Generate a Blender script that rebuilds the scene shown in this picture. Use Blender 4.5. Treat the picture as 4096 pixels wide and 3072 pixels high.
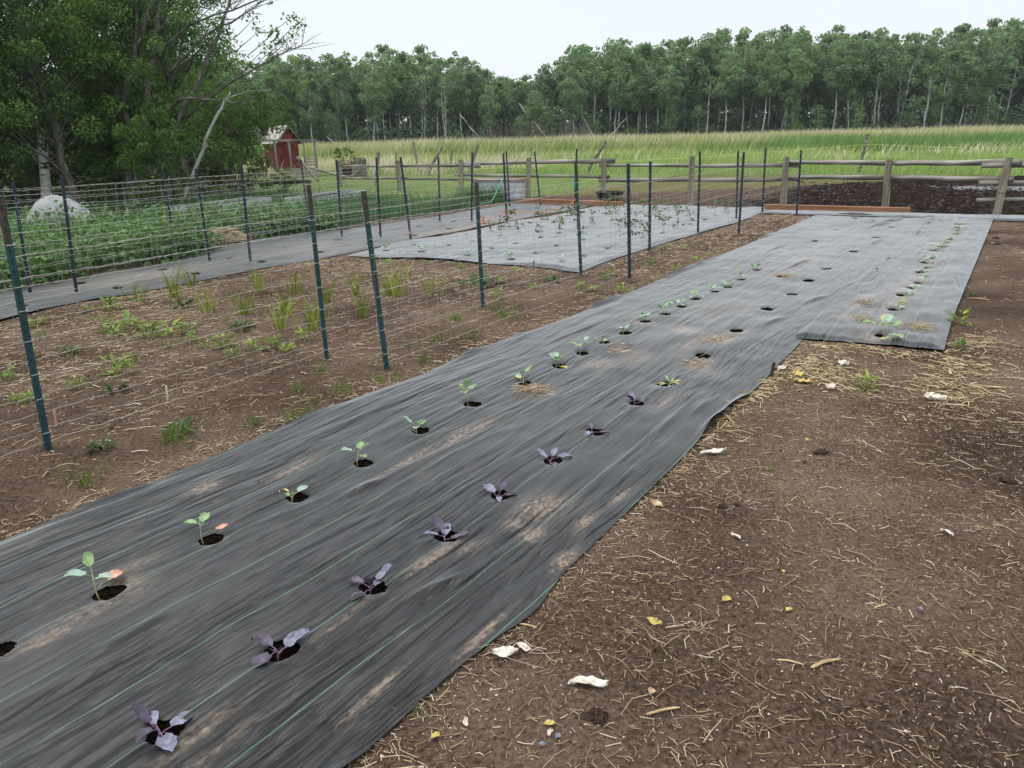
import bpy, math, random
import numpy as np
from mathutils import Vector, Matrix, Euler

scene = bpy.context.scene
for o in list(bpy.data.objects):
    bpy.data.objects.remove(o, do_unlink=True)
C = scene.collection

# ------------------------------------------------------------------ camera
cam_d = bpy.data.cameras.new('camera')
cam = bpy.data.objects.new('camera', cam_d); C.objects.link(cam)
cam_d.sensor_fit = 'HORIZONTAL'; cam_d.sensor_width = 36.0; cam_d.lens = 36.0 * 3074 / 4096
cam_d.clip_start = 0.05; cam_d.clip_end = 3000
PITCH, ROLL, EYE = math.radians(17.813), math.radians(1.375), 1.72
cam.matrix_world = (Matrix.Translation((0, 0, EYE)) @ Matrix.Rotation(math.radians(90) - PITCH, 4, 'X')
                    @ Matrix.Rotation(-ROLL, 4, 'Z'))
scene.camera = cam

# ------------------------------------------------------------------ sky, sun, exposure
SUN_EL, SUN_AZ = math.radians(58), math.radians(-60)     # azimuth from +Y towards +X
w = bpy.data.worlds.new('World'); scene.world = w; w.use_nodes = True
nt = w.node_tree; nt.nodes.clear()
def wn(t, **k):
    n = nt.nodes.new(t)
    for a, b in k.items(): setattr(n, a, b)
    return n
sky = wn('ShaderNodeTexSky', sky_type='NISHITA', sun_disc=False)
sky.sun_elevation = SUN_EL; sky.sun_rotation = SUN_AZ; sky.dust_density = 4.0; sky.air_density = 1.0
tc = wn('ShaderNodeTexCoord'); sep = wn('ShaderNodeSeparateXYZ')
nt.links.new(tc.outputs['Generated'], sep.inputs[0])
ramp = wn('ShaderNodeValToRGB')                          # thin overcast: a little brighter overhead
ramp.color_ramp.elements[0].position = 0.0; ramp.color_ramp.elements[0].color = (0.91, 0.955, 0.985, 1)
ramp.color_ramp.elements[1].position = 1.0; ramp.color_ramp.elements[1].color = (2.15, 2.2, 2.25, 1)
e = ramp.color_ramp.elements.new(0.17); e.color = (0.85, 0.905, 0.97, 1)
e = ramp.color_ramp.elements.new(0.40); e.color = (1.40, 1.46, 1.53, 1)
nt.links.new(sep.outputs['Z'], ramp.inputs[0])
cl = wn('ShaderNodeTexNoise'); cl.inputs['Scale'].default_value = 1.6; cl.inputs['Detail'].default_value = 5
mpg = wn('ShaderNodeMapping'); mpg.inputs['Scale'].default_value = (1, 1, 4)
nt.links.new(tc.outputs['Generated'], mpg.inputs[0]); nt.links.new(mpg.outputs[0], cl.inputs['Vector'])
clr = wn('ShaderNodeMapRange'); clr.inputs[1].default_value = 0.3; clr.inputs[2].default_value = 0.7
clr.inputs[3].default_value = 0.97; clr.inputs[4].default_value = 1.04
nt.links.new(cl.outputs['Fac'], clr.inputs[0])
vm = wn('ShaderNodeVectorMath', operation='SCALE')
nt.links.new(ramp.outputs[0], vm.inputs[0]); nt.links.new(clr.outputs[0], vm.inputs['Scale'])
vs = wn('ShaderNodeVectorMath', operation='SCALE'); vs.inputs['Scale'].default_value = 0.1
nt.links.new(sky.outputs[0], vs.inputs[0])
mx = wn('ShaderNodeMixRGB'); mx.inputs[0].default_value = 0.9
nt.links.new(vs.outputs[0], mx.inputs[1]); nt.links.new(vm.outputs[0], mx.inputs[2])
bg = wn('ShaderNodeBackground'); bg.inputs[1].default_value = 1.0
nt.links.new(mx.outputs[0], bg.inputs[0])
wo = wn('ShaderNodeOutputWorld'); nt.links.new(bg.outputs[0], wo.inputs[0])

sun_d = bpy.data.lights.new('sun', 'SUN'); sun_d.energy = 1.5; sun_d.angle = math.radians(22); sun_d.color = (1.0, 0.96, 0.9)
sun = bpy.data.objects.new('sun', sun_d); C.objects.link(sun)
sd = Vector((math.cos(SUN_EL) * math.sin(SUN_AZ), math.cos(SUN_EL) * math.cos(SUN_AZ), math.sin(SUN_EL)))
sun.rotation_euler = sd.to_track_quat('Z', 'Y').to_euler(); sun.location = (0, 0, 30)

scene.view_settings.view_transform = 'Standard'; scene.view_settings.look = 'None'
scene.view_settings.exposure = 0.12; scene.view_settings.gamma = 1.0; scene.view_settings.use_curve_mapping = False
scene.cycles.max_bounces = 6; scene.cycles.diffuse_bounces = 3; scene.cycles.glossy_bounces = 2
scene.cycles.transmission_bounces = 3; scene.cycles.transparent_max_bounces = 4

# ------------------------------------------------------------------ helpers
rs = np.random.RandomState(7)
random.seed(7)
TH = math.radians(33.2); SN, CS = math.sin(TH), math.cos(TH)
def G(a, t, z=0.0):                       # garden frame: a along the planting rows, t to the right of them
    return Vector((a * SN + t * CS, a * CS - t * SN, z))
def Gn(a, t, z):
    return np.stack([a * SN + t * CS, a * CS - t * SN, z], -1)
def AT(x, y):
    return x * SN + y * CS, x * CS - y * SN

def vnoise(x, y, seed=0):
    x = np.asarray(x, float); y = np.asarray(y, float)
    xi = np.floor(x).astype(np.int64); yi = np.floor(y).astype(np.int64)
    fx = x - xi; fy = y - yi
    fx = fx * fx * (3 - 2 * fx); fy = fy * fy * (3 - 2 * fy)
    def h(i, j):
        n = (i * 374761393 + j * 668265263 + seed * 1442695041) & 0xffffffff
        n = ((n ^ (n >> 13)) * 1274126177) & 0xffffffff
        return ((n ^ (n >> 16)) & 0xffff) / 32767.5 - 1.0
    return ((h(xi, yi) * (1 - fx) + h(xi + 1, yi) * fx) * (1 - fy)
            + (h(xi, yi + 1) * (1 - fx) + h(xi + 1, yi + 1) * fx) * fy)
def fbm(x, y, seed=0, o=4):
    s = 0; amp = 1.0; n = 0
    for k in range(o):
        s = s + amp * vnoise(np.asarray(x) * 2 ** k, np.asarray(y) * 2 ** k, seed + k * 17); n += amp; amp *= 0.5
    return s / n
def sstep(a, b, x):
    u = np.clip((x - a) / (b - a), 0, 1); return u * u * (3 - 2 * u)

def make_mesh(name, V, F, smooth=True, face_tone=None, point_attr=None, uv=None):
    me = bpy.data.meshes.new(name)
    V = np.asarray(V, np.float32); me.vertices.add(len(V)); me.vertices.foreach_set('co', V.ravel())
    if isinstance(F, np.ndarray) or (len(F) and isinstance(F[0], np.ndarray)):
        Fs = [F] if isinstance(F, np.ndarray) else F
        idx = np.concatenate([f.ravel() for f in Fs]).astype(np.int32)
        cnt = np.concatenate([np.full(len(f), f.shape[1]) for f in Fs])
    else:
        idx = np.array([i for f in F for i in f], np.int32); cnt = np.array([len(f) for f in F])
    st = np.concatenate([[0], np.cumsum(cnt)[:-1]]).astype(np.int32)
    me.loops.add(len(idx)); me.loops.foreach_set('vertex_index', idx)
    me.polygons.add(len(cnt)); me.polygons.foreach_set('loop_start', st)
    me.polygons.foreach_set('use_smooth', np.full(len(cnt), smooth))
    if uv is not None:
        ul = me.uv_layers.new(name='UVMap'); ul.data.foreach_set('uv', np.asarray(uv, np.float32)[idx].ravel())
    me.update(calc_edges=True); me.validate()
    if face_tone is not None:
        at = me.attributes.new('tone', 'FLOAT', 'FACE'); at.data.foreach_set('value', np.asarray(face_tone, np.float32))
    if point_attr:
        for k, v in point_attr.items():
            at = me.attributes.new(k, 'FLOAT', 'POINT'); at.data.foreach_set('value', np.asarray(v, np.float32))
    return me

class MB:                                  # small-part builder
    def __init__(s): s.v = []; s.f = []
    def add(s, V, F):
        b = len(s.v); s.v += [tuple(p) for p in V]; s.f += [tuple(i + b for i in f) for f in F]
    def box(s, c, d, R=None):
        P = [Vector((sx * d[0] / 2, sy * d[1] / 2, sz * d[2] / 2)) for sx in (-1, 1) for sy in (-1, 1) for sz in (-1, 1)]
        P = [(R @ p if R else p) + Vector(c) for p in P]
        s.add(P, [(0, 1, 3, 2), (4, 6, 7, 5), (0, 4, 5, 1), (2, 3, 7, 6), (0, 2, 6, 4), (1, 5, 7, 3)])
    def tube(s, pts, rad, n=6, cap=True, jit=0.0, rng=random):
        pts = [Vector(p) for p in pts]
        if not hasattr(rad, '__len__'): rad = [rad] * len(pts)
        b = len(s.v); up = None
        for i, p in enumerate(pts):
            d = (pts[min(i + 1, len(pts) - 1)] - pts[max(i - 1, 0)]).normalized()
            if up is None: up = Vector((0, 0, 1)) if abs(d.z) < 0.9 else Vector((1, 0, 0))
            x = d.cross(up).normalized(); y = x.cross(d).normalized(); up = y
            for k in range(n):
                an = 2 * math.pi * k / n; r = rad[i] * (1 + (rng.uniform(-jit, jit) if jit else 0))
                s.v.append(tuple(p + x * math.cos(an) * r + y * math.sin(an) * r))
        for i in range(len(pts) - 1):
            for k in range(n):
                k2 = (k + 1) % n
                s.f.append((b + i * n + k, b + i * n + k2, b + (i + 1) * n + k2, b + (i + 1) * n + k))
        if cap:
            s.f.append(tuple(b + k for k in range(n))[::-1]); s.f.append(tuple(b + (len(pts) - 1) * n + k for k in range(n)))
    def mesh(s, name, smooth=False):
        return make_mesh(name, np.array(s.v), s.f, smooth)

def tag(o, label=None, cat=None, group=None, kind=None):
    if label: o['label'] = label
    if cat: o['category'] = cat
    if group: o['group'] = group
    if kind: o['kind'] = kind
    return o
def obj(name, me, mat=None, parent=None, loc=None):
    o = bpy.data.objects.new(name, me); C.objects.link(o)
    if mat is not None and not me.materials: me.materials.append(mat)
    if parent is not None: o.parent = parent
    if loc is not None: o.location = loc
    return o
def thing(name, label, cat, loc=(0, 0, 0), rotz=0.0, group=None, scale=None):
    o = bpy.data.objects.new(name, None); C.objects.link(o); o.empty_display_size = 0.1
    o.location = loc; o.rotation_euler = (0, 0, rotz)
    if scale is not None: o.scale = scale if hasattr(scale, '__len__') else (scale,) * 3
    return tag(o, label, cat, group)
def copy_tree(root, label=None, loc=None, rotz=None, scale=None):
    c = root.copy(); C.objects.link(c)
    for ch in root.children:
        d = ch.copy(); C.objects.link(d); d.parent = c
        for g in ch.children:
            q = g.copy(); C.objects.link(q); q.parent = d
    if label: c['label'] = label
    if loc is not None: c.location = loc
    if rotz is not None: c.rotation_euler = (0, 0, rotz)
    if scale is not None: c.scale = scale if hasattr(scale, '__len__') else (scale,) * 3
    return c
ORD = ['first', 'second', 'third', 'fourth', 'fifth', 'sixth', 'seventh', 'eighth', 'ninth', 'tenth', 'eleventh', 'twelfth',
       'thirteenth', 'fourteenth', 'fifteenth', 'sixteenth', 'seventeenth', 'eighteenth', 'nineteenth', 'twentieth',
       'twenty-first', 'twenty-second', 'twenty-third', 'twenty-fourth', 'twenty-fifth', 'twenty-sixth', 'twenty-seventh', 'twenty-eighth']

# ------------------------------------------------------------------ materials
def nodes(name):
    m = bpy.data.materials.new(name); m.use_nodes = True; t = m.node_tree; t.nodes.clear()
    out = t.nodes.new('ShaderNodeOutputMaterial')
    def N(ty, **k):
        n = t.nodes.new(ty)
        for a, b in k.items(): setattr(n, a, b)
        return n
    return m, t, N, t.links.new, out
def ramp_node(N, stops):
    r = N('ShaderNodeValToRGB'); el = r.color_ramp.elements
    el[0].position, el[0].color = stops[0][0], tuple(stops[0][1]) + (1,)
    el[1].position, el[1].color = stops[-1][0], tuple(stops[-1][1]) + (1,)
    for p, c in stops[1:-1]:
        q = el.new(p); q.color = tuple(c) + (1,)
    return r
def pmat(name, stops, scale=8, rough=0.7, bump=0.2, bscale=None, stretch=(1, 1, 1), spec=0.3, metal=0.0, detail=6, bdist=0.01, lo=0.3, hi=0.7):
    m, t, N, L, out = nodes(name)
    co = N('ShaderNodeTexCoord'); mp = N('ShaderNodeMapping'); mp.inputs['Scale'].default_value = stretch
    L(co.outputs['Object'], mp.inputs[0])
    nz = N('ShaderNodeTexNoise'); nz.inputs['Scale'].default_value = scale; nz.inputs['Detail'].default_value = detail
    L(mp.outputs[0], nz.inputs['Vector'])
    mr = N('ShaderNodeMapRange'); mr.inputs[1].default_value = lo; mr.inputs[2].default_value = hi
    L(nz.outputs['Fac'], mr.inputs[0])
    r = ramp_node(N, stops); L(mr.outputs[0], r.inputs[0])
    p = N('ShaderNodeBsdfPrincipled'); L(r.outputs[0], p.inputs['Base Color'])
    p.inputs['Roughness'].default_value = rough; p.inputs['Specular IOR Level'].default_value = spec; p.inputs['Metallic'].default_value = metal
    if bump:
        n2 = N('ShaderNodeTexNoise'); n2.inputs['Scale'].default_value = bscale or scale * 3; n2.inputs['Detail'].default_value = 8
        L(mp.outputs[0], n2.inputs['Vector'])
        b = N('ShaderNodeBump'); b.inputs['Strength'].default_value = bump; b.inputs['Distance'].default_value = bdist
        L(n2.outputs['Fac'], b.inputs['Height']); L(b.outputs[0], p.inputs['Normal'])
    L(p.outputs[0], out.inputs[0])
    return m
def leafmat(name, stops, trans=0.3, objvar=0.25, rough=0.6, spec=0.15):
    m, t, N, L, out = nodes(name)
    at = N('ShaderNodeAttribute', attribute_name='tone'); r = ramp_node(N, stops); L(at.outputs['Fac'], r.inputs[0])
    oi = N('ShaderNodeObjectInfo'); mr = N('ShaderNodeMapRange')
    mr.inputs[3].default_value = 1 - objvar; mr.inputs[4].default_value = 1 + objvar
    L(oi.outputs['Random'], mr.inputs[0])
    sc = N('ShaderNodeVectorMath', operation='SCALE'); L(r.outputs[0], sc.inputs[0]); L(mr.outputs[0], sc.inputs['Scale'])
    p = N('ShaderNodeBsdfPrincipled'); p.inputs['Roughness'].default_value = rough; p.inputs['Specular IOR Level'].default_value = spec
    L(sc.outputs[0], p.inputs['Base Color'])
    tr = N('ShaderNodeBsdfTranslucent'); L(sc.outputs[0], tr.inputs['Color'])
    mi = N('ShaderNodeMixShader'); mi.inputs[0].default_value = trans
    L(p.outputs[0], mi.inputs[1]); L(tr.outputs[0], mi.inputs[2]); L(mi.outputs[0], out.inputs[0])
    return m

# soil: dark loam, crusted paler in patches
def soil_material(name, dark, mid, pale, patch=0.9, fine=55, wet=0.0, bump=0.9):
    m, t, N, L, out = nodes(name)
    co = N('ShaderNodeTexCoord')
    n1 = N('ShaderNodeTexNoise'); n1.inputs['Scale'].default_value = patch; n1.inputs['Detail'].default_value = 5
    n2 = N('ShaderNodeTexNoise'); n2.inputs['Scale'].default_value = fine; n2.inputs['Detail'].default_value = 9; n2.inputs['Roughness'].default_value = 0.65
    n3 = N('ShaderNodeTexVoronoi'); n3.inputs['Scale'].default_value = 85
    for n in (n1, n2, n3): L(co.outputs['Object'], n.inputs['Vector'])
    ad = N('ShaderNodeMath', operation='MULTIPLY_ADD'); ad.inputs[1].default_value = 0.45
    L(n1.outputs['Fac'], ad.inputs[0])
    s2 = N('ShaderNodeMath', operation='MULTIPLY'); s2.inputs[1].default_value = 0.55; L(n2.outputs['Fac'], s2.inputs[0]); L(s2.outputs[0], ad.inputs[2])
    r = ramp_node(N, [(0.40, dark), (0.5, mid), (0.61, pale)]); L(ad.outputs[0], r.inputs[0])
    p = N('ShaderNodeBsdfPrincipled'); L(r.outputs[0], p.inputs['Base Color'])
    p.inputs['Roughness'].default_value = 0.92 - 0.5 * wet; p.inputs['Specular IOR Level'].default_value = 0.06 + 0.4 * wet
    b = N('ShaderNodeBump'); b.inputs['Strength'].default_value = bump; b.inputs['Distance'].default_value = 0.03
    h = N('ShaderNodeMath', operation='MULTIPLY_ADD'); h.inputs[1].default_value = 0.5
    L(n3.outputs['Distance'], h.inputs[0]); L(n2.outputs['Fac'], h.inputs[2]); L(h.outputs[0], b.inputs['Height'])
    L(b.outputs[0], p.inputs['Normal']); L(p.outputs[0], out.inputs[0])
    return m
M = {}
M['soil'] = soil_material('garden_soil', (0.042, 0.027, 0.019), (0.104, 0.069, 0.049), (0.180, 0.129, 0.095))
M['pit'] = soil_material('shaded_pit_soil', (0.005, 0.003, 0.002), (0.016, 0.010, 0.007), (0.034, 0.023, 0.016))  # dark moist soil, with the shade inside the holes painted into its near-black colour
M['mud'] = soil_material('yard_mud', (0.022, 0.012, 0.009), (0.055, 0.032, 0.024), (0.105, 0.066, 0.050), patch=0.5, fine=9, bump=1.0)
M['clod'] = soil_material('clod_soil', (0.03, 0.018, 0.012), (0.065, 0.042, 0.03), (0.11, 0.075, 0.055), fine=70)
M['puddle'] = pmat('puddle_water', [(0, (0.06, 0.055, 0.055)), (1, (0.11, 0.10, 0.10))], scale=2, rough=0.25, bump=0.05, bscale=5, spec=0.5)
M['lawn'] = pmat('lawn_turf', [(0, (0.05, 0.075, 0.018)), (0.5, (0.085, 0.125, 0.03)), (1, (0.15, 0.14, 0.06))], scale=1.6, rough=0.95, bump=0.8, bscale=40, bdist=0.03)
M['meadow'] = pmat('meadow_turf', [(0, (0.06, 0.10, 0.02)), (0.5, (0.10, 0.16, 0.035)), (1, (0.17, 0.17, 0.06))], scale=0.25, rough=0.95, bump=0.6, bscale=12, bdist=0.05)
M['wood_grey'] = pmat('weathered_wood', [(0, (0.045, 0.040, 0.033)), (0.5, (0.155, 0.145, 0.122)), (1, (0.34, 0.325, 0.285))], scale=6, rough=0.85, bump=0.6, bscale=40, stretch=(0.15, 1.6, 1.6), bdist=0.008)
M['wood_post'] = pmat('weathered_post_wood', [(0, (0.10, 0.09, 0.065)), (0.5, (0.21, 0.185, 0.14)), (1, (0.31, 0.28, 0.22))], scale=7, rough=0.85, bump=0.6, bscale=40, stretch=(1.6, 1.6, 0.15), bdist=0.008)
M['wood_dark'] = pmat('wet_dark_wood', [(0, (0.015, 0.012, 0.009)), (1, (0.06, 0.05, 0.04))], scale=6, rough=0.8, bump=0.5)
M['lumber'] = pmat('stained_lumber', [(0, (0.17, 0.075, 0.036)), (0.5, (0.25, 0.115, 0.056)), (1, (0.34, 0.17, 0.09))], scale=4, rough=0.7, bump=0.15, stretch=(0.2, 3, 3))
M['red'] = pmat('red_barn_paint', [(0, (0.07, 0.012, 0.010)), (0.5, (0.155, 0.024, 0.018)), (0.8, (0.19, 0.06, 0.045)), (1, (0.24, 0.15, 0.12))], scale=3, rough=0.75, bump=0.2, stretch=(3, 3, 0.6))
M['shingle'] = pmat('worn_shingles', [(0, (0.12, 0.11, 0.10)), (0.5, (0.33, 0.30, 0.28)), (1, (0.52, 0.49, 0.46))], scale=5, rough=0.9, bump=0.5)
M['board_pale'] = pmat('pale_board', [(0, (0.24, 0.19, 0.14)), (1, (0.42, 0.36, 0.29))], scale=4, rough=0.85, bump=0.3)
M['galv'] = pmat('galvanised_steel', [(0, (0.36, 0.39, 0.41)), (1, (0.58, 0.61, 0.63))], scale=9, rough=0.42, bump=0.05, metal=0.55, spec=0.5)
M['rubber'] = pmat('black_rubber', [(0, (0.012, 0.012, 0.014)), (1, (0.03, 0.03, 0.034))], scale=6, rough=0.6, bump=0.1)
M['hose'] = pmat('green_hose', [(0, (0.05, 0.36, 0.22)), (1, (0.09, 0.46, 0.30))], scale=6, rough=0.45, bump=0)
M['tape'] = pmat('orange_tape', [(0, (0.75, 0.12, 0.05)), (1, (0.85, 0.20, 0.10))], scale=20, rough=0.6, bump=0)
M['twine'] = pmat('blue_twine', [(0, (0.05, 0.32, 0.38)), (1, (0.12, 0.45, 0.5))], scale=20, rough=0.6, bump=0)
M['polywire'] = pmat('yellow_green_polywire', [(0, (0.45, 0.62, 0.10)), (1, (0.6, 0.72, 0.2))], scale=6, rough=0.6, bump=0)
M['wire'] = pmat('galvanised_wire', [(0, (0.30, 0.285, 0.26)), (1, (0.50, 0.48, 0.45))], scale=3, rough=0.5, bump=0, spec=0.4, metal=0.3)
M['post_green'] = pmat('blue_green_post_paint', [(0, (0.006, 0.030, 0.034)), (0.6, (0.010, 0.050, 0.054)), (1, (0.028, 0.085, 0.088))], scale=5, rough=0.5, bump=0.12, spec=0.45, stretch=(1, 1, 0.4))
M['post_navy'] = pmat('dark_navy_post_paint', [(0, (0.006, 0.016, 0.030)), (0.6, (0.010, 0.026, 0.046)), (1, (0.026, 0.050, 0.075))], scale=5, rough=0.5, bump=0.12, spec=0.45, stretch=(1, 1, 0.4))
M['post_bare'] = pmat('bare_brown_steel', [(0, (0.030, 0.022, 0.016)), (0.6, (0.060, 0.045, 0.032)), (1, (0.11, 0.08, 0.055))], scale=14, rough=0.7, bump=0.2)
M['rowcover'] = pmat('white_row_cover_cloth', [(0, (0.20, 0.215, 0.215)), (1, (0.33, 0.345, 0.345))], scale=3, rough=0.8, bump=0.3, bscale=10)
M['husk'] = pmat('pale_husk', [(0, (0.38, 0.32, 0.24)), (0.5, (0.58, 0.53, 0.45)), (1, (0.72, 0.69, 0.63))], scale=30, rough=0.8, bump=0.3)
M['husk_tan'] = pmat('tan_husk', [(0, (0.22, 0.145, 0.07)), (0.5, (0.40, 0.29, 0.16)), (1, (0.56, 0.44, 0.28))], scale=30, rough=0.8, bump=0.3, stretch=(0.3, 2, 2))
M['yellow'] = pmat('yellow_leaf', [(0, (0.34, 0.25, 0.07)), (1, (0.55, 0.45, 0.15))], scale=30, rough=0.7, bump=0.2)
M['bark_pale'] = pmat('pale_aspen_bark', [(0, (0.05, 0.05, 0.045)), (0.28, (0.30, 0.31, 0.29)), (1, (0.52, 0.53, 0.50))], scale=2.2, rough=0.85, bump=0.3, stretch=(1, 1, 0.9))
M['bark_far'] = pmat('far_aspen_bark', [(0, (0.15, 0.15, 0.13)), (0.4, (0.34, 0.345, 0.32)), (1, (0.58, 0.59, 0.56))], scale=1.2, rough=0.9, bump=0)
M['bark_grey'] = pmat('grey_brown_bark', [(0, (0.035, 0.031, 0.026)), (0.5, (0.095, 0.088, 0.075)), (1, (0.20, 0.19, 0.17))], scale=7, rough=0.9, bump=0.6, bscale=18, stretch=(1, 1, 0.35), bdist=0.02)
M['birch'] = pmat('white_birch_bark', [(0, (0.015, 0.014, 0.013)), (0.16, (0.06, 0.055, 0.05)), (0.3, (0.42, 0.41, 0.38)), (1, (0.62, 0.61, 0.57))], scale=5, rough=0.8, bump=0.2, stretch=(0.5, 0.5, 2.2))
M['twig'] = pmat('dead_twig', [(0, (0.07, 0.058, 0.045)), (1, (0.19, 0.165, 0.14))], scale=5, rough=0.9, bump=0)
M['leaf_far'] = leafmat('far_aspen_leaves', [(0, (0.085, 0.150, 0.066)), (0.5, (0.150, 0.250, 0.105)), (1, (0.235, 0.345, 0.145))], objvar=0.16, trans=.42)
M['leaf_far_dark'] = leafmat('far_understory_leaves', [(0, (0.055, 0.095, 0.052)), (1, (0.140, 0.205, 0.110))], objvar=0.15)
M['leaf_spruce'] = leafmat('spruce_needles', [(0, (0.008, 0.022, 0.014)), (1, (0.022, 0.045, 0.028))], trans=0.1)
M['leaf_near'] = leafmat('poplar_leaves', [(0, (0.045, 0.098, 0.022)), (0.5, (0.095, 0.190, 0.042)), (1, (0.175, 0.295, 0.072))], objvar=0.2, trans=.42)
M['leaf_bright'] = leafmat('bright_poplar_leaves', [(0, (0.035, 0.085, 0.016)), (0.5, (0.065, 0.140, 0.026)), (1, (0.110, 0.200, 0.042))], objvar=0.1)
M['leaf_olive'] = leafmat('olive_shrub_leaves', [(0, (0.040, 0.065, 0.020)), (0.5, (0.085, 0.115, 0.036)), (1, (0.150, 0.180, 0.062))], objvar=0.1)
M['leaf_willow'] = leafmat('pale_willow_leaves', [(0, (0.05, 0.085, 0.02)), (1, (0.13, 0.19, 0.05))], objvar=0.1)
M['bed_leaf'] = leafmat('bed_foliage', [(0, (0.045, 0.100, 0.030)), (0.5, (0.095, 0.190, 0.058)), (1, (0.175, 0.295, 0.105))])
M['onion'] = leafmat('onion_leaves', [(0, (0.035, 0.090, 0.034)), (1, (0.095, 0.19, 0.07))])
M['grass_short'] = leafmat('meadow_grass', [(0, (0.17, 0.26, 0.065)), (0.5, (0.275, 0.395, 0.115)), (1, (0.40, 0.49, 0.20))])
M['grass_mid'] = leafmat('sedge_grass', [(0, (0.16, 0.235, 0.06)), (0.6, (0.32, 0.40, 0.13)), (1, (0.54, 0.52, 0.27))])
M['cattail'] = leafmat('green_cattails', [(0, (0.075, 0.155, 0.040)), (0.6, (0.14, 0.245, 0.066)), (1, (0.25, 0.345, 0.12))])
M['reed_tan'] = leafmat('dead_reeds', [(0, (0.40, 0.335, 0.22)), (0.5, (0.60, 0.52, 0.37)), (1, (0.74, 0.67, 0.51))])
M['tuft_yellow'] = leafmat('yellow_green_blades', [(0, (0.10, 0.145, 0.02)), (0.5, (0.19, 0.235, 0.035)), (1, (0.32, 0.35, 0.075))], objvar=0.2)
M['tuft_green'] = leafmat('green_blades', [(0, (0.055, 0.105, 0.018)), (1, (0.14, 0.215, 0.04))], objvar=0.2)
M['weed'] = leafmat('weed_leaves', [(0, (0.10, 0.17, 0.03)), (0.5, (0.19, 0.28, 0.055)), (1, (0.32, 0.38, 0.10))], objvar=0.25)
M['weed_dark'] = leafmat('dark_weed_leaves', [(0, (0.035, 0.075, 0.025)), (1, (0.10, 0.16, 0.05))], objvar=0.25)
M['straw'] = leafmat('dry_straw', [(0, (0.13, 0.082, 0.046)), (0.4, (0.29, 0.205, 0.122)), (0.8, (0.47, 0.37, 0.245)), (1, (0.66, 0.58, 0.45))], trans=0.1, objvar=0.0)
M['straw_gold'] = leafmat('golden_straw', [(0, (0.20, 0.145, 0.075)), (0.5, (0.37, 0.285, 0.16)), (1, (0.58, 0.49, 0.32))], trans=0.1, objvar=0.0)
M['speck'] = leafmat('pale_specks', [(0, (0.25, 0.18, 0.11)), (0.6, (0.45, 0.37, 0.27)), (1, (0.72, 0.68, 0.62))], trans=0.0, objvar=0.0)
M['crumb'] = leafmat('soil_crumbs', [(0, (0.028, 0.017, 0.011)), (1, (0.115, 0.078, 0.056))], trans=0.0, objvar=0.0, spec=0.1)
M['clodmud'] = leafmat('mud_clods', [(0, (0.010, 0.006, 0.005)), (1, (0.045, 0.028, 0.023))], trans=0.0, objvar=0.0, spec=0.3)
def vein(name, c, c2, rough=0.5, trans=0.2, spec=0.4):
    m, t, N, L, out = nodes(name)
    co = N('ShaderNodeTexCoord'); nz = N('ShaderNodeTexNoise'); nz.inputs['Scale'].default_value = 45; L(co.outputs['Object'], nz.inputs['Vector'])
    r = ramp_node(N, [(0.35, c), (0.65, c2)]); L(nz.outputs['Fac'], r.inputs[0])
    p = N('ShaderNodeBsdfPrincipled'); L(r.outputs[0], p.inputs['Base Color']); p.inputs['Roughness'].default_value = rough
    p.inputs['Specular IOR Level'].default_value = spec
    b = N('ShaderNodeBump'); b.inputs['Strength'].default_value = 0.3; b.inputs['Distance'].default_value = 0.004
    L(nz.outputs['Fac'], b.inputs['Height']); L(b.outputs[0], p.inputs['Normal'])
    tr = N('ShaderNodeBsdfTranslucent'); L(r.outputs[0], tr.inputs['Color'])
    mi = N('ShaderNodeMixShader'); mi.inputs[0].default_value = trans
    L(p.outputs[0], mi.inputs[1]); L(tr.outputs[0], mi.inputs[2]); L(mi.outputs[0], out.inputs[0])
    return m
M['s_green'] = vein('seedling_green_leaf', (0.16, 0.27, 0.10), (0.27, 0.40, 0.18))
M['s_blue'] = vein('seedling_blue_green_leaf', (0.22, 0.33, 0.24), (0.33, 0.46, 0.36))
M['s_yellow'] = vein('seedling_yellow_leaf', (0.45, 0.38, 0.08), (0.62, 0.55, 0.20))
M['s_pink'] = vein('seedling_pink_leaf', (0.50, 0.22, 0.17), (0.62, 0.42, 0.26))
M['s_stem'] = vein('seedling_stem', (0.24, 0.30, 0.13), (0.36, 0.40, 0.22))
M['s_purple'] = vein('purple_cabbage_leaf', (0.05, 0.034, 0.06), (0.10, 0.08, 0.125), trans=0.1)
M['s_lilac'] = vein('lilac_grey_cabbage_leaf', (0.12, 0.115, 0.175), (0.23, 0.235, 0.315), trans=0.1)
M['s_pstem'] = vein('purple_stem', (0.20, 0.10, 0.19), (0.30, 0.19, 0.29))
M['s_dull'] = vein('dull_tomato_leaf', (0.075, 0.11, 0.06), (0.15, 0.19, 0.11))

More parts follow.
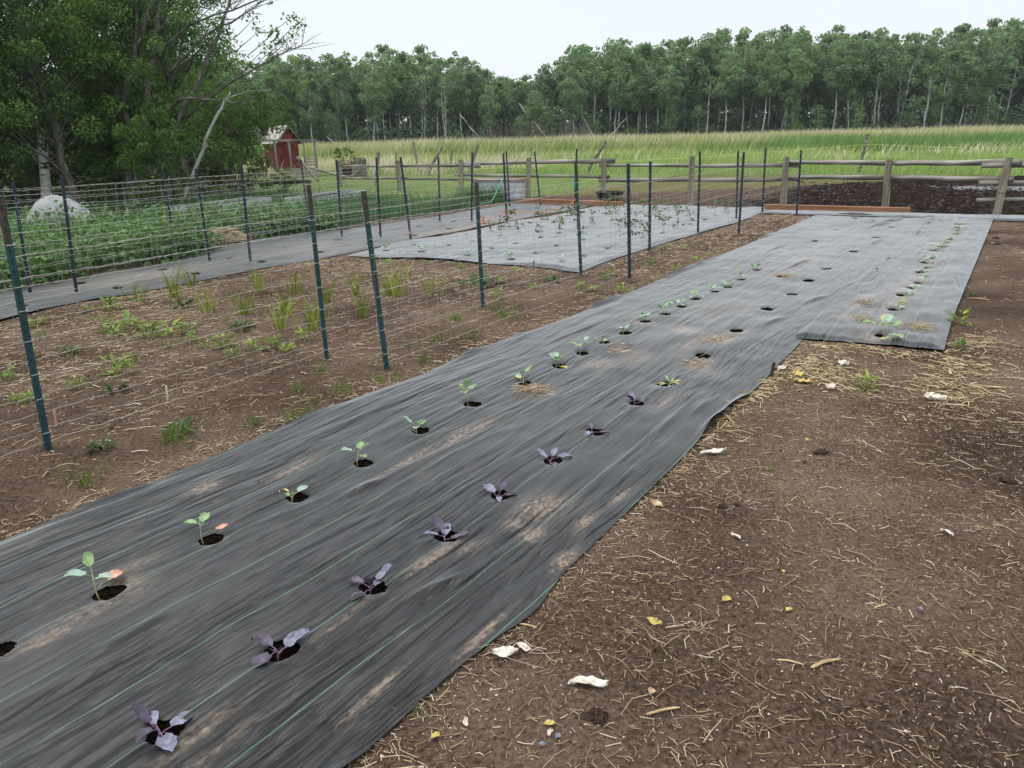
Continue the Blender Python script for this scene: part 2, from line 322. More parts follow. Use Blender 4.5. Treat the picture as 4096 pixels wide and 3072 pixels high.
# woven weed-barrier fabric: UV is in metres (along, across); green marker threads every 29 cm
def fabric_material(name, base, dust_amt, line_gain=1.0, spacing=0.29, rough=0.36, sheen=0.7):
    m, t, N, L, out = nodes(name)
    uv = N('ShaderNodeUVMap', uv_map='UVMap'); sp = N('ShaderNodeSeparateXYZ'); L(uv.outputs[0], sp.inputs[0])
    def math_(op, a, b=None, c=None):
        n = N('ShaderNodeMath', operation=op)
        for i, q in enumerate((a, b, c)):
            if q is None: continue
            if isinstance(q, (int, float)): n.inputs[i].default_value = q
            else: L(q, n.inputs[i])
        return n.outputs[0]
    def noise(scale, sx, sy, det=5, ro=0.55):
        mp = N('ShaderNodeMapping'); mp.inputs['Scale'].default_value = (sx, sy, 1); L(uv.outputs[0], mp.inputs[0])
        n = N('ShaderNodeTexNoise'); n.inputs['Scale'].default_value = scale; n.inputs['Detail'].default_value = det; n.inputs['Roughness'].default_value = ro
        L(mp.outputs[0], n.inputs['Vector']); return n.outputs['Fac']
    def ridge(sx, sy, k, pw):
        n = noise(1, sx, sy, 1.0, 0.4); return math_('POWER', math_('SUBTRACT', 1.0, math_('MINIMUM', math_('MULTIPLY', math_('ABSOLUTE', math_('SUBTRACT', n, 0.5)), k), 1.0)), pw)
    wob = math_('MULTIPLY', math_('SUBTRACT', noise(1, 0.9, 0.9), 0.5), 0.05)
    v = math_('ADD', sp.outputs['Y'], wob)
    fr = math_('ABSOLUTE', math_('SUBTRACT', math_('FRACT', math_('ADD', math_('DIVIDE', v, spacing), 0.5)), 0.5))
    line = math_('LESS_THAN', fr, 0.0030 / spacing)
    dash = math_('GREATER_THAN', math_('FRACT', math_('MULTIPLY', sp.outputs['X'], 1 / 0.011)), 0.42)
    lc = N('ShaderNodeMixRGB'); lc.inputs[1].default_value = (0.05, 0.06, 0.057, 1); lc.inputs[2].default_value = (0.06 * line_gain, 0.16 * line_gain, 0.11 * line_gain, 1); L(dash, lc.inputs[0])
    streak = noise(1, 4, 12, 4, 0.55)
    rb = ramp_node(N, [(0.3, tuple(0.85 * c for c in base)), (0.5, base), (0.72, tuple(1.15 * c for c in base))]); L(streak, rb.inputs[0])
    weave = N('ShaderNodeMath', operation='SINE'); L(math_('MULTIPLY', sp.outputs['X'], 2 * math.pi / 0.0052), weave.inputs[0])
    mxl = N('ShaderNodeMixRGB'); L(line, mxl.inputs[0]); L(rb.outputs[0], mxl.inputs[1]); L(lc.outputs[0], mxl.inputs[2])
    at = N('ShaderNodeAttribute', attribute_name='dirt')
    d1 = noise(1, 3.2, 14, 7, 0.65); d2 = noise(1, 34, 46, 8, 0.7)
    general = math_('MULTIPLY', math_('SMOOTH_MIN', math_('MAXIMUM', math_('MULTIPLY', math_('SUBTRACT', d1, 0.54), 4.5), 0.0), 1.0, 0.1), dust_amt)
    blob = math_('MULTIPLY', at.outputs['Fac'], math_('MAXIMUM', math_('MULTIPLY', math_('SUBTRACT', math_('ADD', math_('MULTIPLY', d2, 0.75), math_('MULTIPLY', d1, 0.5)), 0.50), 7.0), 0.0))
    dm = math_('MINIMUM', math_('ADD', general, blob), 0.85)
    dc = ramp_node(N, [(0.35, (0.10, 0.070, 0.050)), (0.65, (0.25, 0.20, 0.155))]); L(d2, dc.inputs[0])
    mxd = N('ShaderNodeMixRGB'); L(dm, mxd.inputs[0]); L(mxl.outputs[0], mxd.inputs[1]); L(dc.outputs[0], mxd.inputs[2])
    p = N('ShaderNodeBsdfPrincipled'); L(mxd.outputs[0], p.inputs['Base Color'])
    L(math_('MULTIPLY_ADD', dm, 0.45, rough), p.inputs['Roughness']); p.inputs['Specular IOR Level'].default_value = 0.28
    shn = N('ShaderNodeBsdfSheen'); shn.inputs['Color'].default_value = (sheen * .95, sheen * .97, sheen, 1); shn.inputs['Roughness'].default_value = 0.30
    mask = math_('MINIMUM', math_('MAXIMUM', math_('MULTIPLY', math_('SUBTRACT', noise(1, 0.55, 1.3, 3), 0.40), 4.5), 0.10), 1.0)
    mask2 = math_('MINIMUM', math_('MAXIMUM', math_('MULTIPLY', math_('SUBTRACT', noise(1, 1.1, 3.0, 3), 0.46), 6.0), 0.0), 1.0)
    cre = math_('ADD', math_('MULTIPLY', math_('MULTIPLY', ridge(0.9, 10, 9.0, 1.0), -0.022), mask), math_('ADD', math_('MULTIPLY', math_('MULTIPLY', ridge(2.0, 18, 7.0, 1.0), -0.014), mask), math_('MULTIPLY', math_('MULTIPLY', ridge(4.5, 27, 6.0, 1.0), -0.007), mask2)))
    cre2 = math_('MULTIPLY', math_('MULTIPLY', noise(1, 8.0, 40, 2, 0.4), 0.0016), mask)
    hgt = math_('ADD', math_('ADD', math_('ADD', cre, cre2), math_('MULTIPLY', noise(1, 2.5, 5, 3), 0.006)), math_('MULTIPLY', weave.outputs[0], 0.00026))
    b = N('ShaderNodeBump'); b.inputs['Strength'].default_value = 1.0; b.inputs['Distance'].default_value = 1.0; L(hgt, b.inputs['Height'])
    b2 = N('ShaderNodeBump'); b2.inputs['Strength'].default_value = 0.2; b2.inputs['Distance'].default_value = 1.0; L(hgt, b2.inputs['Height']); L(b2.outputs[0], shn.inputs['Normal'])
    L(b.outputs[0], p.inputs['Normal']); ads = N('ShaderNodeAddShader'); L(p.outputs[0], ads.inputs[0]); L(shn.outputs[0], ads.inputs[1]); L(ads.outputs[0], out.inputs[0])
    return m
M['fabric'] = fabric_material('weed_barrier_fabric', (0.013, 0.0135, 0.014), 0.18)
M['fabric_old'] = fabric_material('older_weed_barrier', (0.022, 0.0215, 0.0215), 0.30, 0.7, sheen=0.35)
M['fabric_back'] = fabric_material('back_weed_barrier', (0.040, 0.042, 0.045), 0.10, 0.6)

# ------------------------------------------------------------------ fabric outlines (metres in the garden frame)
def poly(pts):
    xs = np.array([p[0] for p in pts], float); ys = np.array([p[1] for p in pts], float)
    return lambda q: (np.interp(np.asarray(q) - .09, xs, ys) + np.interp(np.asarray(q) + .09, xs, ys) + np.interp(np.asarray(q) - .03, xs, ys) + np.interp(np.asarray(q) + .03, xs, ys)) / 4
SHEETS = {
 'long': dict(L=poly([(0, -3.72), (1.35, -3.70), (1.9, -3.66), (2.5, -3.69), (3.05, -3.72), (3.96, -3.68), (4.32, -3.63), (4.97, -3.71), (5.58, -3.67), (6.53, -3.58), (8.2, -3.58), (12, -3.55), (17.4, -3.58)]),
              R=poly([(0, -1.38), (1.22, -1.38), (1.74, -1.37), (2.0, -1.34), (2.13, -1.30), (2.3, -1.345), (2.54, -1.355), (2.93, -1.355), (3.9, -1.365), (4.4, -1.385), (5.27, -1.36), (5.85, -1.38), (6.7, -1.39), (17.4, -1.36)]),
              a0=lambda v: 0.15 + 0 * v, a1=lambda v: 17.32 + 0 * v),
 'side': dict(L=poly([(6.5, -1.52), (17.4, -1.55)]), R=poly([(6.5, -0.33), (7.9, -0.37), (17.4, -0.385)]),
              a0=lambda v: 6.66 + 0.18 * np.sin(v * 1.6), a1=lambda v: 17.28 + 0 * v),
 'cross': dict(L=poly([(17, -4.75), (18.2, -4.75)]), R=poly([(17, 0.25), (18.2, 0.25)]), a0=lambda v: 17.2 + 0 * v, a1=lambda v: 17.95 + 0.15 * v),
 'middle': dict(L=poly([(8.5, -8.7), (10.5, -8.93), (11.8, -8.8), (13.9, -9.0), (15, -8.75), (18.2, -9.0)]),
                R=poly([(8.5, -4.66), (9.2, -4.74), (9.7, -4.79), (12.1, -4.80), (13.3, -4.70), (15.5, -4.63), (18.2, -4.77)]),
                a0=poly([(0, 8.70), (0.2, 8.73), (0.38, 9.03), (0.66, 8.94), (0.79, 9.09), (0.88, 8.99), (1, 8.80)]), a1=lambda v: 18.3 + 0 * v),
 'left': dict(L=poly([(-1, -10.7), (4.57, -10.72), (6.9, -10.78), (7.8, -11.2), (8.7, -11.6), (10.1, -11.9), (11.1, -11.6), (12.2, -11.35), (14.3, -11.3), (18, -11.5)]),
              R=poly([(-1, -8.75), (3.65, -8.78), (4.35, -9.0), (5.3, -8.9), (7.1, -8.98), (8.4, -8.88), (10, -9.0), (14, -9.1), (18, -9.1)]),
              a0=lambda v: -0.5 + 0 * v, a1=lambda v: 17.9 + 0 * v),
}
def in_sheet(S, a, t, inset):
    L = S['L'](a); R = S['R'](a)
    v = np.clip((t - L) / (R - L), 0, 1)
    return np.minimum(np.minimum(t - L, R - t), np.minimum(a - S['a0'](v), S['a1'](v) - a)) - inset
def fabric_depth(a, t):                    # >0 inside some sheet (metres from its edge)
    d = np.full(np.shape(a), -9.0)
    for S in SHEETS.values(): d = np.maximum(d, in_sheet(S, a, t, 0.0))
    return d
def soil_h(a, t):
    a = np.asarray(a, float); t = np.asarray(t, float)
    h = 0.030 * fbm(a * 0.9, t * 0.9, 3, 3) + 0.013 * fbm(a * 4.5, t * 4.5, 5, 3) + 0.013 * np.maximum(fbm(a * 16, t * 16, 9, 3), -0.25) + 0.05 * np.maximum(fbm(a * 5.5, t * 5.5, 21, 3) - 0.3, 0) - 0.03 * np.maximum(fbm(a * 6, t * 6, 27, 3) - 0.35, 0)
    d = fabric_depth(a, t)
    k = sstep(0.0, -0.35, d)
    return h * (0.25 + 0.75 * k) + 0.012 * k - 0.16 * sstep(0.05, 0.14, d)
def soil_z(a, t): return float(soil_h(np.array([a]), np.array([t]))[0])

# ------------------------------------------------------------------ ground
def grid_faces(nu, nv):
    i = np.arange(nu * nv).reshape(nu, nv)
    return np.stack([i[:-1, :-1].ravel(), i[1:, :-1].ravel(), i[1:, 1:].ravel(), i[:-1, 1:].ravel()], -1)
def spaced(stops):
    out = []
    for (x0, d0), (x1, d1) in zip(stops[:-1], stops[1:]):
        x = x0
        while x < x1 - 1e-6:
            out.append(x); x += d0 + (d1 - d0) * (x - x0) / (x1 - x0)
    out.append(stops[-1][0]); return np.array(out)
av = spaced([(-6, 0.2), (0, 0.05), (0.8, 0.014), (3.5, 0.017), (6, 0.026), (9, 0.045), (18.25, 0.07)])
tv = spaced([(-12.6, 0.12), (-8.9, 0.05), (-4.8, 0.022), (-3.3, 0.022), (-3.0, 0.06), (-1.7, 0.06), (-1.5, 0.016), (1.4, 0.018), (3, 0.04), (16, 0.35)])
A, T = np.meshgrid(av, tv, indexing='ij')
Z = soil_h(A, T)
F = grid_faces(len(av), len(tv))
deep = (fabric_depth(A, T) > 0.25).ravel()
F = F[~deep[F].all(1)]
obj('garden_soil', make_mesh('garden_soil', Gn(A.ravel(), T.ravel(), Z.ravel()), F[:, ::-1]), M['soil'])['kind'] = 'structure'

# base ground reaching the horizon
V = []; n = 60
xs = np.concatenate([-np.geomspace(900, 4, 36), np.linspace(-3, 3, 7), np.geomspace(4, 900, 36)])
X, Y = np.meshgrid(xs, xs, indexing='ij')
Zb = -0.30 + 0.0 * X
obj('ground', make_mesh('ground', np.stack([X.ravel(), Y.ravel(), Zb.ravel()], -1), grid_faces(len(xs), len(xs))[:, ::1]), M['meadow'])['kind'] = 'structure'
# meadow / marsh floor beyond the yard, lawn on the left, churned yard in between
def patch(name, a0, a1, t0, t1, da, dt, amp, sc, seed, mat, z0, fade=None):
    a_ = np.arange(a0, a1 + da / 2, da); t_ = np.arange(t0, t1 + dt / 2, dt)
    A, T = np.meshgrid(a_, t_, indexing='ij')
    Zp = z0 + amp * fbm(A * sc, T * sc, seed, 4)
    o = obj(name, make_mesh(name, Gn(A.ravel(), T.ravel(), Zp.ravel()), grid_faces(len(a_), len(t_))[:, ::-1]), mat)
    o['kind'] = 'structure'; return o
patch('marsh_ground', 31, 260, -190, 180, 3, 3, 0.05, 0.1, 31, M['meadow'], -0.10)
patch('lawn', -8, 33, -60, -12.4, 0.3, 0.3, 0.03, 0.8, 33, M['lawn'], -0.02)
def yard_material():
    m, t, N, L, out = nodes('churned_yard')
    co = N('ShaderNodeTexCoord')
    def nz(s, d=6):
        n = N('ShaderNodeTexNoise'); n.inputs['Scale'].default_value = s; n.inputs['Detail'].default_value = d; L(co.outputs['Object'], n.inputs['Vector']); return n.outputs['Fac']
    n1, n2, n3 = nz(0.9), nz(5, 8), nz(20, 8)
    def mixc(f, a, b):
        x = N('ShaderNodeMixRGB'); L(f, x.inputs[0])
        for i, q in ((1, a), (2, b)):
            if isinstance(q, tuple): x.inputs[i].default_value = q + (1,)
            else: L(q, x.inputs[i])
        return x.outputs[0]
    def thr(attr, n, sh):
        at = N('ShaderNodeAttribute', attribute_name=attr); a = N('ShaderNodeMath', operation='MULTIPLY_ADD'); a.inputs[1].default_value = sh
        L(n, a.inputs[0]); L(at.outputs['Fac'], a.inputs[2])
        r = N('ShaderNodeMapRange'); r.inputs[1].default_value = 0.5 + sh / 2 - 0.15; r.inputs[2].default_value = 0.5 + sh / 2 + 0.15; L(a.outputs[0], r.inputs[0]); return r.outputs[0]
    br = ramp_node(N, [(0.3, (0.055, 0.034, 0.025)), (0.7, (0.12, 0.080, 0.060))]); L(n2, br.inputs[0])
    dk = ramp_node(N, [(0.3, (0.007, 0.004, 0.0035)), (0.55, (0.017, 0.010, 0.008)), (0.75, (0.040, 0.025, 0.021))]); L(n2, dk.inputs[0])
    ol = ramp_node(N, [(0.3, (0.075, 0.070, 0.026)), (0.7, (0.16, 0.145, 0.062))]); L(n3, ol.inputs[0])
    c = mixc(thr('dark', n1, 0.9), br.outputs[0], dk.outputs[0]); c = mixc(thr('olive', n2, 1.0), c, ol.outputs[0])
    p = N('ShaderNodeBsdfPrincipled'); L(c, p.inputs['Base Color']); p.inputs['Roughness'].default_value = 0.9; p.inputs['Specular IOR Level'].default_value = 0.03
    b = N('ShaderNodeBump'); b.inputs['Strength'].default_value = 0.9; b.inputs['Distance'].default_value = 0.06; L(n3, b.inputs['Height']); L(b.outputs[0], p.inputs['Normal'])
    L(p.outputs[0], out.inputs[0]); return m
M['yard'] = yard_material()
a_ = np.arange(18.05, 34.1, 0.06); t_ = np.arange(-12.5, 22, 0.07)
A, T = np.meshgrid(a_, t_, indexing='ij')
dark = sstep(-8.0, -4.0, T + 0.0 * A)
olive = sstep(-1.5, 2.5, (A - 20.5) - np.maximum(T + 11.5, 0) * 1.15)
rough_amp = 0.02 + 0.075 * dark
pud = np.exp(-(((A - 27.6) / 1.3) ** 2 + ((T - 0.5) / 3.2) ** 2) ** 2)
Zy = -0.02 + rough_amp * (0.6 * fbm(A * 1.6, T * 1.6, 41, 3) + 0.9 * fbm(A * 5.0, T * 5.0, 43, 3)) - 0.10 * pud
obj('yard_ground', make_mesh('yard_ground', Gn(A.ravel(), T.ravel(), Zy.ravel()), grid_faces(len(a_), len(t_))[:, ::-1], point_attr={'dark': dark.ravel(), 'olive': olive.ravel()}), M['yard'])['kind'] = 'structure'
an = np.linspace(0, 2 * np.pi, 40, endpoint=False)
pv = Gn(27.6 + 1.7 * np.cos(an) * (1 + 0.15 * np.sin(3 * an)), 0.8 + 4.2 * np.sin(an), np.full(40, -0.062))
obj('puddle', make_mesh('puddle', pv, [tuple(range(40))[::-1]], False), M['puddle'])['kind'] = 'structure'

# ------------------------------------------------------------------ weed-barrier sheets with planting holes
def build_sheet(name, label, key, mat, a_steps, nt, seed, holes=(), hole_r=0.057, dirt=(), lift=0.016, wr=1.0, low=1.0, edge_curl=0.02, folds=()):
    S = SHEETS[key]
    base = spaced(a_steps); u = (base - base[0]) / (base[-1] - base[0])
    v = np.linspace(0, 1, nt)
    U, Vv = np.meshgrid(u, v, indexing='ij')
    a0 = S['a0'](Vv); a1 = S['a1'](Vv); A = a0 + (a1 - a0) * U
    L = S['L'](A); R = S['R'](A); T = L + (R - L) * Vv
    W = R - L
    ed = np.minimum(np.minimum(T - L, R - T), np.minimum(A - a0, a1 - A))
    rid = 1 - np.abs(fbm(A * 0.75 + 3, T * 9 + 0.7 * np.sin(A * 1.1), seed, 2)) * 2.4
    wrk = 0.0045 * fbm(A * 1.6, T * 12, seed + 1, 2) + 0.0090 * np.maximum(rid - 0.45, 0) + 0.0012 * fbm(A * 4, T * 45, seed + 2, 2)
    lowf = 0.018 * fbm(A * 0.8, T * 1.1, seed + 3, 3) + 0.006 * fbm(A * 3.1, T * 3.3, seed + 4, 2)
    e1 = sstep(0, 0.10, ed)
    curl = edge_curl * np.maximum(fbm(A * 1.1, T * 0.7, seed + 8, 3) - 0.05, 0) * 2.2 * (1 - sstep(0.0, 0.06, ed))
    Zs = lift * (0.35 + 0.65 * e1) + wr * wrk * (0.4 + 0.6 * e1) + low * lowf * e1 + curl + 0.007
    for (fa_, ft_, fl_, fw_, fh_, sk_) in folds:             # sharp pinched folds: steep on one side
        da_ = A - fa_; dt_ = (T - ft_) - sk_ * da_ - .02 * np.sin(da_ * 4)
        Zs = Zs + fh_ * np.exp(-(da_ / fl_) ** 2) * np.where(dt_ > 0, np.clip(1 - dt_ / (fw_ * .35), 0, 1), np.exp(dt_ / fw_))
    A1, T1, Z1 = A.ravel().copy(), T.ravel().copy(), Zs.ravel()
    F = grid_faces(len(u), nt)
    fa = A1[F].mean(1); ft = T1[F].mean(1); rm = np.zeros(len(F), bool)
    hz = []
    for (ha, ht, ea, et) in holes:
        dd = np.sqrt(((A1 - ha) / ea) ** 2 + ((T1 - ht) / et) ** 2)
        near = dd < 2.6
        Z1[near] -= 0.010 * np.exp(-(dd[near] - 1).clip(0) * 2.0)
        ins = dd < 1
        zc = float(Z1[np.argmin(dd)]); hz.append(zc)
        ang = np.arctan2(ft - ht, fa - ha); rag = 1 + .16 * vnoise(ang * 2.2, 0 * ang + ha * 9, 5) + .10 * vnoise(ang * 5.1, 0 * ang + ha * 3, 6)
        rm |= (((fa - ha) / ea) ** 2 + ((ft - ht) / et) ** 2) < 0.86 * rag ** 2
        if ins.any():
            ag = np.arctan2(T1[ins] - ht, A1[ins] - ha); k = np.maximum(dd[ins], 0.25) / (1 + .16 * vnoise(ag * 2.2, 0 * ag + ha * 9, 5) + .10 * vnoise(ag * 5.1, 0 * ag + ha * 3, 6)); A1[ins] = ha + (A1[ins] - ha) / k; T1[ins] = ht + (T1[ins] - ht) / k
    F = F[~rm]
    D = np.zeros(A1.shape)
    for (da, dt_, ra, rt, st) in dirt:
        D = np.maximum(D, st * np.exp(-(((A1 - da) / ra) ** 2 + ((T1 - dt_) / rt) ** 2)))
    uv = np.stack([A1, T1 - (S['R'](A1 - .5) + S['R'](A1 - .25) + S['R'](A1) + S['R'](A1 + .25) + S['R'](A1 + .5)) / 5], -1)
    root = thing(name, label, 'ground cloth', (0, 0, 0))
    obj('cloth', make_mesh('cloth', Gn(A1, T1, Z1), F[:, ::-1], True, None, {'dirt': D}, uv), mat, root)
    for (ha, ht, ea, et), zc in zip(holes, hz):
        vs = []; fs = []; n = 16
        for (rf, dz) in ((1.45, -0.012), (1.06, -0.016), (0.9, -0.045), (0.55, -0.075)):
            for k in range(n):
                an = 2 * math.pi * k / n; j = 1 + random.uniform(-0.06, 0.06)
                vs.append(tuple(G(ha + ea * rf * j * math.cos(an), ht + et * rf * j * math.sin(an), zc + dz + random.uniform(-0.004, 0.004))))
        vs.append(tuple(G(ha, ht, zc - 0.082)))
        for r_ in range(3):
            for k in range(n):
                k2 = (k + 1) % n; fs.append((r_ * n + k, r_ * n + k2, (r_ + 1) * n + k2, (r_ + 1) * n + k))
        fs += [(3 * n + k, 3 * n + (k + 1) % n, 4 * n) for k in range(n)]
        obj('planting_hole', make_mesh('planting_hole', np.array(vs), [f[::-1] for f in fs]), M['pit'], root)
    return root, hz

def H(a, t, r=0.057, stretch=1.0):
    return (a, t, r * random.uniform(0.9, 1.1) * stretch, r * random.uniform(0.85, 1.1))
row1 = [(0.94, -2.84), (1.36, -2.85), (1.85, -2.86), (2.36, -2.86), (2.85, -2.87), (3.38, -2.89), (3.94, -2.90), (4.52, -2.84), (5.02, -2.84),
        (5.43, -2.85), (5.80, -2.83), (6.16, -2.80), (6.65, -2.82), (7.01, -2.77), (7.44, -2.77), (7.88, -2.78), (8.38, -2.74), (8.74, -2.70), (9.23, -2.70), (9.96, -2.72)]
row2 = [(1.01, -1.96), (1.47, -1.96), (1.94, -1.96), (2.43, -1.96), (2.90, -1.98), (3.41, -1.97), (3.92, -1.97), (4.51, -1.96), (4.98, -1.96)]
row2e = [(5.80, -1.96), (6.71, -1.97), (7.72, -1.98), (8.65, -1.96), (9.51, -1.98), (10.39, -1.96), (12.15, -1.94), (13.82, -1.90), (15.43, -1.90), (16.9, -1.93)]
row1e = [(9.6, -2.32), (13.14, -2.70), (14.89, -2.72), (16.9, -2.75)]
row3 = [(7.06, -0.84), (8.21, -0.90), (8.92, -0.91), (9.39, -0.88), (9.78, -0.85), (10.23, -0.86), (10.57, -0.91), (11.01, -0.89), (11.39, -0.95), (11.81, -0.89),
        (12.60, -0.95), (12.97, -0.88), (13.59, -0.86), (13.97, -0.85), (14.59, -0.82), (15.07, -0.83), (15.46, -0.87), (16.12, -0.89)]
dirt_long = [(2.88, -1.73, .13, .09, 1.0), (2.67, -1.75, .05, .05, .9), (2.62, -1.63, .06, .05, 1.0), (2.22, -1.89, .14, .035, .9), (2.4, -1.80, .08, .04, .5), (1.46, -1.53, .13, .016, 1.0), (1.89, -1.40, .14, .016, 1.0),
             (3.19, -1.46, .10, .02, 1.0), (2.86, -1.48, .10, .025, .9), (2.5, -1.40, .09, .035, .9), (2.17, -3.36, .08, .05, 1.0), (2.57, -3.14, .2, .04, .6), (3.06, -2.66, .25, .03, .6), (3.48, -2.62, .28, .05, .8),
             (1.07, -2.74, .12, .035, .8), (1.25, -2.78, .16, .05, .6), (1.42, -2.80, .08, .08, .6), (1.52, -2.95, .1, .04, .5), (6.49, -2.37, .16, .12, .9), (6.32, -2.0, .16, .14, .9), (6.56, -2.8, .1, .13, .7), (5.51, -1.89, .14, .1, 1.0), (5.95, -2.15, .3, .08, .5),
             (6.78, -3.0, .1, .06, .5), (4.36, -2.66, .13, .10, .8), (5.21, -2.57, .16, .1, .7), (5.5, -2.4, .2, .12, .5), (9.66, -2.32, .2, .1, .8), (4.63, -1.8, .2, .06, .5), (7.6, -2.4, 1.2, .5, .22), (11, -2.4, 2.0, .6, .25), (1.05, -1.86, .18, .03, .5), (0.9, -1.75, .3, .02, .5), (1.75, -1.9, .25, .02, .4)]
longR, hz_long = build_sheet('weed_barrier', 'long black woven weed barrier with two rows of planting holes, nearest the camera', 'long', M['fabric'],
    [(0.15, 0.013), (2.6, 0.014), (5, 0.02), (9, 0.03), (17.32, 0.05)], 150, 100, [H(*p) for p in row1 + row2] + [H(*p, r=0.062) for p in row2e + row1e], dirt=dirt_long, wr=1.1, low=1.3, edge_curl=0.06,
    folds=[(2.62, -2.62, .12, .05, .030, .10), (1.30, -2.50, .20, .04, .022, .06), (1.0, -2.42, .16, .04, .020, .05), (2.05, -1.72, .16, .05, .026, .25), (1.9, -2.25, .3, .04, .014, .0), (4.6, -1.55, .22, .05, .022, -.1), (4.2, -1.62, .18, .04, .02, -.12),
           (7.2, -1.75, .25, .06, .028, .12), (8.4, -1.65, .3, .06, .03, .15), (9.3, -1.5, .35, .06, .03, .1), (10.6, -2.35, .5, .06, .03, .05), (13.2, -1.8, .5, .09, .04, .0), (15.6, -2.1, .5, .12, .05, .15), (6.0, -3.2, .5, .05, .02, .03), (3.4, -3.35, .4, .04, .02, .02), (12.0, -3.0, .6, .06, .03, -.05), (16.2, -2.3, .35, .12, .06, -.3), (16.3, -2.0, .3, .1, .05, .3)])
HZ = dict(zip(row1 + row2 + row2e + row1e, hz_long))
dirt_side = [(6.99, -0.87, .12, .1, 1.2), (7.51, -0.59, .16, .1, .5), (8.66, -1.21, .12, .12, .9), (8.2, -1.25, .2, .1, .6), (7.6, -1.2, .15, .1, .6), (9.5, -0.9, 2.5, .18, .45), (13, -0.9, 2.5, .18, .35)]
sideR, hz_side = build_sheet('weed_barrier', 'shorter grey weed barrier strip on the right holding one row of vine seedlings', 'side', M['fabric'],
    [(6.7, 0.025), (10, 0.035), (17.3, 0.05)], 64, 140, [H(*p, r=0.05) for p in row3], dirt=dirt_side, lift=0.034, wr=1.8, low=1.5)
HZ3 = dict(zip(row3, hz_side))
build_sheet('weed_barrier', 'narrow weed barrier strip laid crosswise along the far end of the garden', 'cross', M['fabric_back'], [(17.2, 0.06), (18.0, 0.06)], 80, 160, lift=0.045)
mid_holes = []
for ti in (-5.3, -6.15, -7.0, -7.85, -8.45):
    a = 9.25 + random.uniform(0, 0.3)
    while a < 17.6:
        mid_holes.append((round(a + random.uniform(-.08, .08), 3), round(ti + random.uniform(-.05, .05), 3))); a += 0.74
midR, hz_mid = build_sheet('weed_barrier', 'wide pale grey weed barrier behind the wire fence with staggered tomato holes', 'middle', M['fabric_back'],
    [(8.7, 0.032), (18.3, 0.05)], 110, 180, [H(*p, r=0.05) for p in mid_holes], lift=0.03, low=2.2, wr=1.0)
HZM = dict(zip(mid_holes, hz_mid))
left_holes = [(a, t + random.uniform(-.05, .05)) for t in (-9.4, -10.2) for a in np.arange(4.2, 17, 1.15)]
leftR, hz_left = build_sheet('weed_barrier', 'dark weed barrier beside the leafy green bed on the left', 'left', M['fabric_old'],
    [(-0.5, 0.08), (3.5, 0.04), (17.9, 0.06)], 56, 220, [H(*p, r=0.06) for p in left_holes], lift=0.02, low=1.6,
    dirt=[(6, -9.9, 1.2, .5, .4), (9, -9.8, 1.0, .5, .4), (13, -9.2, 2, .3, .8)])

# ------------------------------------------------------------------ steel T-posts and wire nets
def tpost_mesh(z0, z1, studs=False):
    b = MB()
    prof = [(-0.019, 0.0), (0.019, 0.0), (0.019, 0.005), (0.0035, 0.007), (0.0035, 0.036), (-0.0035, 0.036), (-0.0035, 0.007), (-0.019, 0.005)]
    n = len(prof)
    b.add([(x, y, z) for z in (z0, z1) for x, y in prof], [(i, (i + 1) % n, n + (i + 1) % n, n + i) for i in range(n)] + [tuple(range(n))[::-1], tuple(range(n, 2 * n))])
    return b.mesh('post_shaft')
def stud_mesh(z0, z1):
    b = MB(); z = z0
    while z < z1: b.box((0, -0.003, z), (0.014, 0.007, 0.016)); z += 0.054
    return b.mesh('stud_row')
POST_H = 1.39
sh_full = tpost_mesh(-0.35, POST_H); sh_low = tpost_mesh(-0.35, 1.15); sh_tip = tpost_mesh(1.15, POST_H); st_full = stud_mesh(0.05, POST_H - 0.03)
def clone(me, mat):
    m = me.copy(); m.materials.append(mat); return m
PM = {'green': clone(sh_low, M['post_green']), 'navy': clone(sh_full, M['post_navy']), 'brown': clone(sh_full, M['post_bare']), 'tip': clone(sh_tip, M['post_bare']), 'sg': clone(st_full, M['post_green']), 'sn': clone(st_full, M['post_navy'])}
clipb = MB(); clipb.tube([(-0.03, -0.006, 0), (-0.02, -0.012, 0), (0.02, -0.012, 0), (0.028, -0.002, 0.004), (0.01, 0.042, 0), (-0.02, 0.042, 0.003)], 0.0022, 5)
clip_me = clipb.mesh('wire_clip', True); clip_me.materials.append(M['wire'])
LINE_NAME = {'A': 'the line beside the long near barrier', 'B': 'the second line, along the weedy plot',
             'C': 'the right-hand line on the left barrier', 'E': 'the middle line on the left barrier',
             'D': 'the line between the back barriers', 'F': 'the line at the leafy bed edge'}
